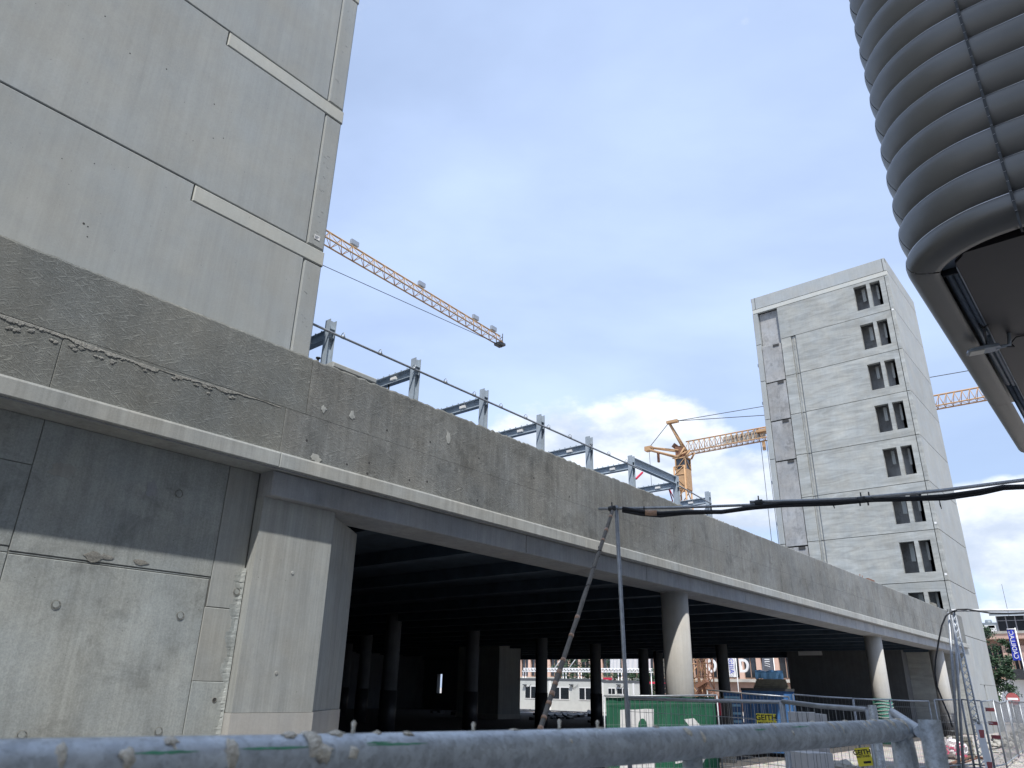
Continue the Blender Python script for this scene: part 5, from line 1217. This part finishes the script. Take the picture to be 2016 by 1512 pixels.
def facade(X, ya, yb, z0, z1, per, label, wallm, seed=0, colw=.45, floors=2, fz=3.2, top_trim=True):
    T = thing('office_building', (X+4, (ya+yb)/2, 0), label, 'building')
    m = MB(); m.box(X+.35, X+10, ya, yb, 0, z1); m.obj('wall', wallm, T)
    n = int((yb-ya)/per)
    for f_ in range(floors):
        zb = z0+f_*fz
        m = MB(); m.box(X-.15, X+.36, ya, yb, zb-.55, zb-.2); m.obj('cornice', stone_m, T)
        for k in range(n):
            y = ya+per*(k+.5)
            m = MB(); m.box(X+.30, X+.345, y-per/2+colw/2, y+per/2-colw/2, zb, zb+fz-.75); w_ = m.obj('window', glass_m, T)
            m = MB(); m.box(X+.2, X+.299, y-.04, y+.04, zb, zb+fz-.75); m.obj('mullion', brown_m, w_)
        for k in range(n+1):
            y = ya+per*k; m = MB(); m.box(X, X+.349, y-colw/2, y+colw/2, zb-.19, zb+fz-.56); m.obj('pilaster', peach_m, T)
    if top_trim: m = MB(); m.box(X-.3, X+.36, ya-.1, yb+.1, z1-.35, z1); m.obj('cornice', stone_m, T)
    return T
facade(96, 52, 92, 4.0, 10.6, 1.9, 'long peach office building with dark windows seen beyond the hall', brown_m)
facade(96.2, 26, 50, 4.0, 10.6, 2.3, 'peach and brown office building behind the big white letters beyond the hall', brown_m, colw=.6)
# big white letters standing on the ledge
def letter3d(ch, px, py, X, h, label, squash=.8):
    c = XY(px, py, X); T_ = frame(c, (0, -1, 0), (0, 0, 1))
    o = text_mesh(ch, h*1.38, T_ @ Matrix.Diagonal((squash, 1, 1, 1)), white_m, 'channel_letter', None, .12, .05)
    o['label'] = label; o['category'] = 'letter'; return o
letter3d('O', 1401, 1312, 93, 1.55, 'big white letter O partly behind a hall column')
letter3d('D', 1465, 1312, 93, 1.55, 'big white letter D standing on the ledge of the office building')
def flag(px0, px1, py0, py1, X, mt, txt, label, tcol, tsize, mirrored=False, rot=-math.pi/2, skew=.0):
    a = XY(px0, py0, X); b = XY(px1, py1, X); ya, yb = a.y, b.y; H_ = a.z-b.z
    T = thing('flag', (X, ya, 0), label, 'flag')
    rows = [[(X+.12*math.sin(j*.8+i*.35), ya+(yb-ya)*j/10+skew*H_*i/14, a.z-H_*i/14) for j in range(11)] for i in range(15)]
    m = MB(); m.grid(rows); m.obj('cloth', mt, T)
    if txt:
        cx_ = (ya+yb)/2+skew*H_*.5
        Fm = frame((X-.17, cx_, a.z-H_/2), (0, -1, 0), (0, 0, 1)) @ Matrix(((1, -skew*0, 0, 0), (0, 1, 0, 0), (0, 0, 1, 0), (0, 0, 0, 1)))
        M_ = Fm @ Matrix.Rotation(rot, 4, 'Z')
        if skew: M_ = Fm @ Matrix(((1, skew, 0, 0), (0, 1, 0, 0), (0, 0, 1, 0), (0, 0, 0, 1))) @ Matrix.Rotation(rot, 4, 'Z')
        if mirrored: M_ = M_ @ Matrix.Diagonal((1, -1, 1, 1))
        text_mesh(txt, tsize, M_, tcol, 'lettering', T, .004, .0)
    m = MB(); yp = yb if px1 < 1960 else ya; m.tube([(X, yb-.1, 0), (X, yb-.1, a.z+.15)], .05, 6); m.tube([(X, ya, a.z+.05), (X, yb-.1, a.z+.05)], .04, 5); m.obj('pole', white_m, T)
flag(1431, 1450, 1290, 1333, 88, white_m, 'GIIIA', 'white flag with dark vertical lettering hanging beyond the hall', flagblue, .8)
flag(1498, 1524, 1285, 1325, 90, flaggrey, 'II//', 'grey flag with white slashes hanging beyond the hall', white_m, .9)
flag(1982, 2010, 1240, 1300, 78, flagblue, 'CADILLAC', 'blue CADILLAC flag seen from its back, hanging at the right edge', white_m, .47, True, math.pi/2)
# crane foot and rusty lattice beyond the pale front column
m = MB(); bx = XY(1390, 1340, 72); mast(m, Vector((72, bx.y, 0)), .55, 7.5, 1.2, .07, .045)
T = thing('lattice_mast', (72, bx.y, 0), 'brown lattice mast foot seen just right of the pale front column', 'mast'); m.obj('lattice', rust_m, T)
m = MB()
for k in range(8):
    a_ = XY(1376+2*k, 1350+rs.randint(-6, 8), 68); m.beam(a_, a_+Vector((rs.rand(), 1.6*rs.randn()*.4, -1.6+rs.rand())), .16, .16)
m.beam(XY(1372, 1352, 68), XY(1392, 1340, 68), .5, .3); m.obj('rusty_arms', rust_m, T)
m = MB(); c = XY(1303, 1330, 60)
for k in range(12):
    m.box(60, 60.3, c.y-.22, c.y+.22, .3+.42*k, .3+.42*k+.35)
m.obj('plank_stack', pallet_m, None, 'upright stack of weathered boards beside the pale front column', 'boards')

# blue containers with bundles on top
bc = dtop(1500, 1378, 31); vx = Vector(((bc-EYE).y, -(bc-EYE).x, 0)).normalized(); vy = Vector((-vx.y, vx.x, 0))
if vy.dot(bc-EYE) < 0: vy = -vy
BC = thing('blue_container', (bc.x, bc.y, 0), 'large blue ribbed skip behind the mesh fence carrying stacked boards', 'container')
wl_ = 1.05; top_ = S(1500, 1359, 'd', 31).z
def lb(m, u0, u1, w0, w1, z0, z1): m.obox(Vector((bc.x, bc.y, (z0+z1)/2))+vx*(u0+u1)/2+vy*(w0+w1)/2, vx*(u1-u0)/2, vy*(w1-w0)/2, Vector((0, 0, (z1-z0)/2)))
m = MB(); lb(m, -.7, 1.15, 0, 1.8, .15, top_); m.obj('shell', blue_m, BC)
for k in range(7):
    m = MB(); lb(m, -.68+.29*k, -.60+.29*k, -.06, 0, .15, top_-.1); m.obj('rib', blue_m, BC)
m = MB(); lb(m, -.72, 1.17, -.05, 1.85, top_-.02, top_+.07); m.obj('rim', darkst, BC)
BX = thing('blue_crate', (bc.x-vx.x, bc.y-vx.y, 0), 'smaller blue slatted crate left of the ribbed skip', 'crate')
m = MB(); lb(m, -1.35, -.75, -.2, 1.0, .1, top_-.1); m.obj('shell', blue_m, BX)
for k in range(7):
    m = MB(); lb(m, -1.33, -.77, -.23, -.2, .3+.27*k, .38+.27*k); m.obj('slat', ltblue_m, BX)
z_ = top_+.07
for k in range(5):
    m = MB(); lb(m, -.25+.03*k, 1.0-.02*k, .1, 1.5, z_+.001, z_+.062); m.obj('board', wood_m, None, ['lowest', 'second', 'middle', 'fourth', 'topmost'][k]+' board of the stack on the blue skip', 'board', 'boards on the blue skip'); z_ += .066
m = MB(); q = np.random.RandomState(5); rows = []
for i in range(7):
    th_ = math.pi*i/6; rows.append([Vector((bc.x, bc.y, 0))+vx*(-.15+1.0*j/10)+vy*(.3+.45*(1-math.cos(th_))+.02*q.randn())+Vector((0, 0, z_+.30*math.sin(th_)**.5+.02*q.randn()+.003)) for j in range(11)])
m.grid(rows, False); m.obj('blue_bundle', ltblue_m, None, 'light blue wrapped bundle lying on top of the board stack', 'bundle')
# dark machinery between
m = MB(); c = dtop(1425, 1400, 28); m.obox(Vector((c.x, c.y, .95)), vx*.28, vy*.4, Vector((0, 0, .95))); m.obj('dark_cabinet', darkst, None, 'dark cabinet with warning prints right of the green banner', 'cabinet')
p_ = dtop(1416, 1394, 27.5); m = MB(); m.obox(p_, vx*.07, vy*.02, Vector((0, 0, .22))); m.obj('red_notice', red_m, None, 'small red notice on the dark cabinet beside the banner', 'notice')
# pale blocks
for k, (px, py, d_, w2, h2, lb_) in enumerate([(1580, 1424, 20, .30, .24, 'pale stone block behind the mesh, left one of the two above the near rail'), (1600, 1425, 20.4, .26, .22, 'pale stone block behind the mesh, right one of the two above the near rail'), (1597, 1503, 15.5, .27, .18, 'pale stone block seen below the near rail')]):
    c = dtop(px, py, d_); m = MB(); q_ = rad(18*k); ax = vx*math.cos(q_)+vy*math.sin(q_); ay = -vx*math.sin(q_)+vy*math.cos(q_)
    for j in range(3): m.obox(c+ax*(w2*2/3*(j-1)), ax*(w2/3-.008), ay*w2, Vector((0, 0, h2)))
    m.obox(Vector((c.x, c.y, (c.z-h2)/2)), ax*w2*.9, ay*w2*.9, Vector((0, 0, (c.z-h2)/2))); m.obj('stone_block', banwhite, None, lb_, 'block')
def rock(c, rx, ry, rz, mt, seed):
    bmx = bmesh.new(); bmesh.ops.create_icosphere(bmx, subdivisions=3, radius=1); q = np.random.RandomState(seed); k = q.randn(3, 3)*1.4; m = MB()
    vs = []
    for v in bmx.verts:
        n_ = 1+.12*math.sin(k[0] @ np.array(v.co)*1.7)+.1*math.sin(k[1] @ np.array(v.co)*2.9+1)+.03*q.randn(); vs.append(Vector(c)+Vector((v.co.x*rx*n_, v.co.y*ry*n_, v.co.z*rz*n_)))
    m.add(vs, [[v.index for v in f.verts] for f in bmx.faces]); bmx.free(); return m
c = dtop(1655, 1500, 16.5); rock((c.x, c.y, c.z-.1), .28, .22, .14, stone_m, 1).obj('boulder', stone_m, None, 'rounded pale boulder below the near rail under the mesh', 'boulder')
c = dtop(1690, 1512, 15.5); rock((c.x, c.y, .12), .4, .35, .28, stone_m, 2).obj('boulder', stone_m, None, 'low rubble boulder at the bottom edge left of the rail legs', 'boulder')

# ---- corner by the far tower: pallets, bag, leaning barrier, tags
pc = S(1895, 1492, 'z', 0); vx2 = Vector(((pc-EYE).y, -(pc-EYE).x, 0)).normalized(); vy2 = Vector((-vx2.y, vx2.x, 0))
if vy2.dot(pc-EYE) < 0: vy2 = -vy2
for k in range(5):
    T = thing('pallet', (pc.x, pc.y, .145*k+.001), ['lowest', 'second', 'middle', 'fourth', 'topmost'][k]+' grey pallet of the stack behind the white bag', 'pallet', 'stacked grey pallets')
    base_ = Vector((pc.x, pc.y, .150*k))
    for j in range(5): m = MB(); m.obox(base_+vx2*(-.30+.17*j)*1.0+Vector((0, 0, .127)), vx2*.07, vy2*.5, Vector((0, 0, .011))); m.obj('board', pallet_m, T)
    for sg in (-1, 1): m = MB(); m.obox(base_+vy2*.47*sg+Vector((0, 0, .07)), vx2*.42, vy2*.05, Vector((0, 0, .045))); m.obj('runner', pallet_m, T)
    m = MB(); m.obox(base_+Vector((0, 0, .012)), vx2*.42, vy2*.5, Vector((0, 0, .010))); m.obj('base_board', pallet_m, T)
bg_ = S(1882, 1495, 'z', 0)
q = np.random.RandomState(9); m = MB(); rows = []
for i in range(15):
    t = i/14; row = []
    for j in range(25):
        a_ = 2*math.pi*j/24; rr_ = (.34+.04*math.sin(3*a_+2*t)+.02*q.randn())*(1-abs(2*t-1)**5*.6); se = 1/max(abs(math.cos(a_)), abs(math.sin(a_)))**.6
        row.append(Vector((bg_.x, bg_.y, 0))+vx2*(rr_*se*math.cos(a_)+.12*t)+vy2*rr_*se*math.sin(a_)+Vector((0, 0, .03+.60*t+.03*q.randn()+.10*math.cos(a_)*-t)))
    rows.append([*row[:-1], row[0]])
m.grid(rows, False); m.add(rows[-1][:-1], [tuple(range(24))]); WB = m.obj('rubble_bag', bagm, None, 'crumpled white woven bag with pink print lying before the pallets', 'bag')
m = MB()
for k in range(26):
    c = Vector((bg_.x, bg_.y, .15+.42*q.rand()))-vy2*(.385+.03*q.rand())+vx2*(q.rand()*.6-.25); m.obox(c, vx2*(.02+.03*q.rand())+Vector((0, 0, .02*q.randn())), vy2*.012, Vector((0, 0, .018+.02*q.rand())))
m.obj('pink_print', bagprint, WB)
m = MB(); m.tube([Vector((bg_.x, bg_.y, .5))-vx2*.5, Vector((bg_.x, bg_.y, .1))-vx2*.8-vy2*.3], .03, 6); m.obj('yellow_lath', yellow_m, None, 'thin yellow lath leaning at the left side of the white bag', 'lath')
# leaning red and white barrier boards
for k, (pa, pb_, dd0, wd, lb_) in enumerate([((1920, 1420), (1942, 1502), 25.2, .05, 'white barrier bar leaning left of the red and white board'), ((1927, 1425), (1948, 1500), 25.6, .16, 'red and white barrier board leaning beside the pallets')]):
    a_ = S(*pa, 'd', dd0+.5); b_ = S(*pb_, 'd', dd0-.2); b_.z = .03; T = thing('barrier_board', b_, lb_, 'barrier')
    m = MB(); dn_ = (a_-b_).normalized(); m.obox((a_+b_)/2, (a_-b_)/2, vx2*wd*.5, dn_.cross(vx2)*.02); m.obj('board', white_m, T)
    if k:
        for t in (.28, .82): m = MB(); m.obox(b_.lerp(a_, t), (a_-b_)*.07+vx2*.02, vx2*wd*.42, dn_.cross(vx2)*.022); m.obj('red_stripe', faded_red, T)
    m = MB(); m.tube([a_+vx2*.0, a_+Vector((0, 0, .06))], .05, 6); m.tube([b_-vx2*.14, b_+vx2*.2], .05, 6); m.obj('fitting', ledgeconc, T)
for k, (px, py) in enumerate([(1949, 1397), (1955, 1424), (1961, 1451)]):
    p_ = dtop(px, py, 30.6); m = MB(); m.obox(p_, vx2*.13, vy2*.012, Vector((0, 0, .055)))
    m.obj('red_tag', faded_red, None, ['top', 'middle', 'lowest'][k]+' of the three faded red tags on the mesh by the far tower', 'tag', 'faded red tags on the mesh')
m = MB(); m.tube([dtop(px, py, 30.3) for px, py in ((1905, 1428), (1918, 1422), (1935, 1421), (1955, 1424))], .012, 4); m.obj('white_cord', white_m, None, 'thin white cord slung across the mesh near the red tags', 'cord')
for k, (px, py, d_, lb_) in enumerate([(1960, 1466, 29.5, 'concrete fence foot below the narrow mesh panel'), (1977, 1471, 27.5, 'dark fence foot block on the gravel right of the tags'), (2003, 1459, 33, 'long dark fence foot at the right edge before the rubble')]):
    c = S(px, py, 'z', .07); m = MB(); m.obox(Vector((c.x, c.y, .065)), vx2*(.38 if k < 2 else 1.2), vy2*.13, Vector((0, 0, .065))); m.obj('fence_foot', tarp_m if k else ledgeconc, None, lb_, 'fence foot')
m = MB(); a_ = S(1850, 1512, 'z', .03); b_ = S(1912, 1488, 'z', .1); m.beam(a_, b_, .09, .05); m.beam(S(1868, 1512, 'z', .03), S(1925, 1492, 'z', .2), .06, .04); m.obj('rusty_bars', rust_m, None, 'rusty flat bars lying in front of the white bag', 'bars')
m = MB(); a_ = S(1905, 1487, 'z', .04); b_ = S(1942, 1494, 'z', .04); m.beam(a_, b_, .16, .07); m.obj('orange_plank', rust_m, None, 'red brown plank lying at the foot of the pallets', 'plank')
m = MB(); m.tube([S(1855, 1482, 'z', .1), S(1884, 1484, 'z', .1)], .06, 8); m.tube([S(1852, 1492, 'z', .05), S(1862, 1480, 'z', .3)], .04, 8); m.obj('black_pipe', tarp_m, None, 'short black pipe lying left of the white bag', 'pipe')
# rubble heap at the right edge
q = np.random.RandomState(21); m = MB(); hp = S(2050, 1412, 'd', 46); rows = []
for i in range(20):
    rows.append([(hp.x-6+.62*i, hp.y-5+.4*j, max(0, 1.15*math.exp(-((i-10)/6)**2-((j-12)/4.0)**2)-.1+.10*q.randn())) for j in range(18)])
m.grid(rows, False); m.obj('rubble_heap', ground_m, None, 'low heap of broken rubble behind the fences at the right edge', 'rubble')
bmx = bmesh.new(); bmesh.ops.create_icosphere(bmx, subdivisions=1, radius=1); ivs = [v.co.copy() for v in bmx.verts]; ifs = [[v.index for v in f.verts] for f in bmx.faces]; bmx.free()
m = MB()
for k in range(2600):
    if k < 1900:
        px = 1845+230*q.rand(); py = 1512-95*q.rand()**1.3; c = S(px, py, 'z', .01)
        if c.x > 75: continue
        r_ = .012+.035*q.rand()**2
    else:
        c = Vector((hp.x-4.5+9*q.rand(), hp.y-4+6*q.rand(), 0)); c.z = max(0, 1.1*math.exp(-((c.x-hp.x)/4)**2-((c.y-hp.y)/1.7)**2)); r_ = .05+.12*q.rand()
    s3 = q.rand(3)*.7+.6
    m.add([Vector((c.x+v.x*r_*s3[0]*(1+.2*q.randn()), c.y+v.y*r_*s3[1], c.z+v.z*r_*s3[2]*.7)) for v in ivs], ifs)
m.obj('loose_stones', stone_m, kind='stuff')

# ---- street end behind the far tower: brown building, glass penthouse, hoarding
BB = thing('brown_building', (99, 12, 0), 'brown and peach building with glazed rooftop storey at the right edge', 'building')
X = 94.0
def yz(px, py, X_=X): p_ = XY(px, py, X_); return p_.y, p_.z
z_cor = yz(1990, 1253)[1]; z_top = yz(1990, 1248)[1]; yl_ = yz(1925, 1300)[0]; yr_ = -14
m = MB(); m.box(X+.4, X+12, yr_, yl_, 0, z_top); m.obj('wall', brown_m, BB)
m = MB(); m.box(X-.6, X+.5, yr_, yl_, z_top-.5, z_top); m.obj('cornice', peach_m, BB)
m = MB(); m.box(X-.7, X+.5, yr_, yl_, z_top, z_top+.25); m.obj('gutter', stone_m, BB)
zwt = yz(1990, 1271)[1]; zwb = yz(1990, 1318)[1]
for (p0_, p1_) in ((1944, 1975), (1984, 2012), (2024, 2052)):
    ya_ = yz(p0_, 1290)[0]; yb_ = yz(p1_, 1290)[0]
    m = MB(); m.box(X+.3, X+.38, yb_, ya_, zwb, zwt); w_ = m.obj('window', glass_m, BB)
    for t in (.0, .33, .66, 1.0): m = MB(); y_ = yb_+(ya_-yb_)*t; m.box(X+.2, X+.299, y_-.05, y_+.05, zwb, zwt); m.obj('mullion', brown_m, w_)
    m = MB(); m.box(X, X+.395, yb_-.75, yb_-.02, zwb, zwt); m.obj('pilaster', peach_m, BB)
m = MB(); m.box(X-2.2, X+.4, yr_, yz(1984, 1320)[0], yz(1990, 1337)[1], yz(1990, 1318)[1]-.02); m.obj('awning', tarp_m, BB)
m = MB(); m.box(X-.1, X+.38, yr_, yz(1960, 1338)[0], 0, yz(1990, 1338)[1]); m.obj('shopfront', white_m, BB)
X2 = 98.0; yl2 = yz(1964, 1230, X2)[0]; zt2 = yz(1964, 1213, X2)[1]
m = MB(); m.box(X2, X2+6, yr_, yl2, z_top, zt2); gp = m.obj('penthouse_glazing', glass_m, BB)
for k in range(12):
    y_ = yl2-.85*k; m = MB(); m.box(X2-.06, X2-.005, y_-.07, y_+.03, z_top, zt2); m.obj('mullion', galv_tube, gp)
m = MB(); m.box(X2-.05, X2-.004, yr_, yl2, z_top+1.6, z_top+1.66); m.obj('transom', galv_tube, gp)
m = MB(); m.add([(X2-.7, yr_, zt2), (X2-.7, yl2+.5, zt2), (X2+6, yl2+.5, zt2+.6), (X2+6, yr_, zt2+.6), (X2-.7, yr_, zt2+.2), (X2-.7, yl2+.5, zt2+.2), (X2+6, yl2+.5, zt2+.8), (X2+6, yr_, zt2+.8)], [(3, 2, 1, 0), (4, 5, 6, 7), (0, 1, 5, 4), (1, 2, 6, 5), (2, 3, 7, 6), (3, 0, 4, 7)]); m.obj('roof', greyroof, BB)
GB = thing('grey_building', (112, 20, 0), 'grey metal clad roof storey with small windows between the tower and the glazed penthouse', 'building')
X3 = 110; zt3 = yz(1945, 1226, X3)[1]
m = MB(); m.box(X3, X3+8, yz(1975, 1240, X3)[0], 26, 0, zt3); m.obj('wall', greyroof, GB)
m = MB(); m.tube([(X3+2, yz(1936, 1230, X3)[0], zt3), (X3+2, yz(1948, 1230, X3)[0], zt3)], .5, 8); m.obj('roof_duct', greyroof, GB)
a1 = yz(1936, 1234, X3); a2 = yz(1960, 1238, X3); m = MB(); m.box(X3-.3, X3-.02, a2[0], a1[0], a1[1]-.2, a1[1]+.15); m.box(X3-.3, X3-.02, a2[0]-.1, a2[0]+.7, yz(1960, 1246, X3)[1], a1[1]+.1); m.obj('white_trim', white_m, GB)
a1 = yz(1938, 1239, X3); a2 = yz(1946, 1246, X3); m = MB(); m.box(X3-.06, X3-.01, a2[0], a1[0], a2[1], a1[1]); m.obj('window', glass_m, GB)
p_ = XY(1972, 1150, 112); p2_ = XY(1982, 1210, 112); m = MB(); m.tube([p_, (p_.x, p_.y, p2_.z-2)], .03, 4); m.obj('antenna', darkst, None, 'thin antenna rising above the glazed penthouse roof', 'antenna')
# white hoarding, no entry sign
c = S(1994, 1376, 'd', 55); T = thing('round_sign', (c.x, c.y, 0), 'small round red traffic sign above the fences at the right', 'traffic sign')
m = MB(); m.tube([Vector((c.x, c.y, 0)), Vector((c.x, c.y, c.z+.3))], .04, 8); m.obj('post', galv_tube, T)
m = MB(); dv = Vector((EYE.x-c.x, EYE.y-c.y, 0)).normalized(); m.tube([c+dv*.05, c+dv*.08], .33, 24, True, False); m.obj('disc', faded_red, T)
m = MB(); m.obox(c+dv*.088, Vector((dv.y, -dv.x, 0))*.26, Vector((0, 0, .06)), dv*.005); m.obj('white_bar', white_m, T)
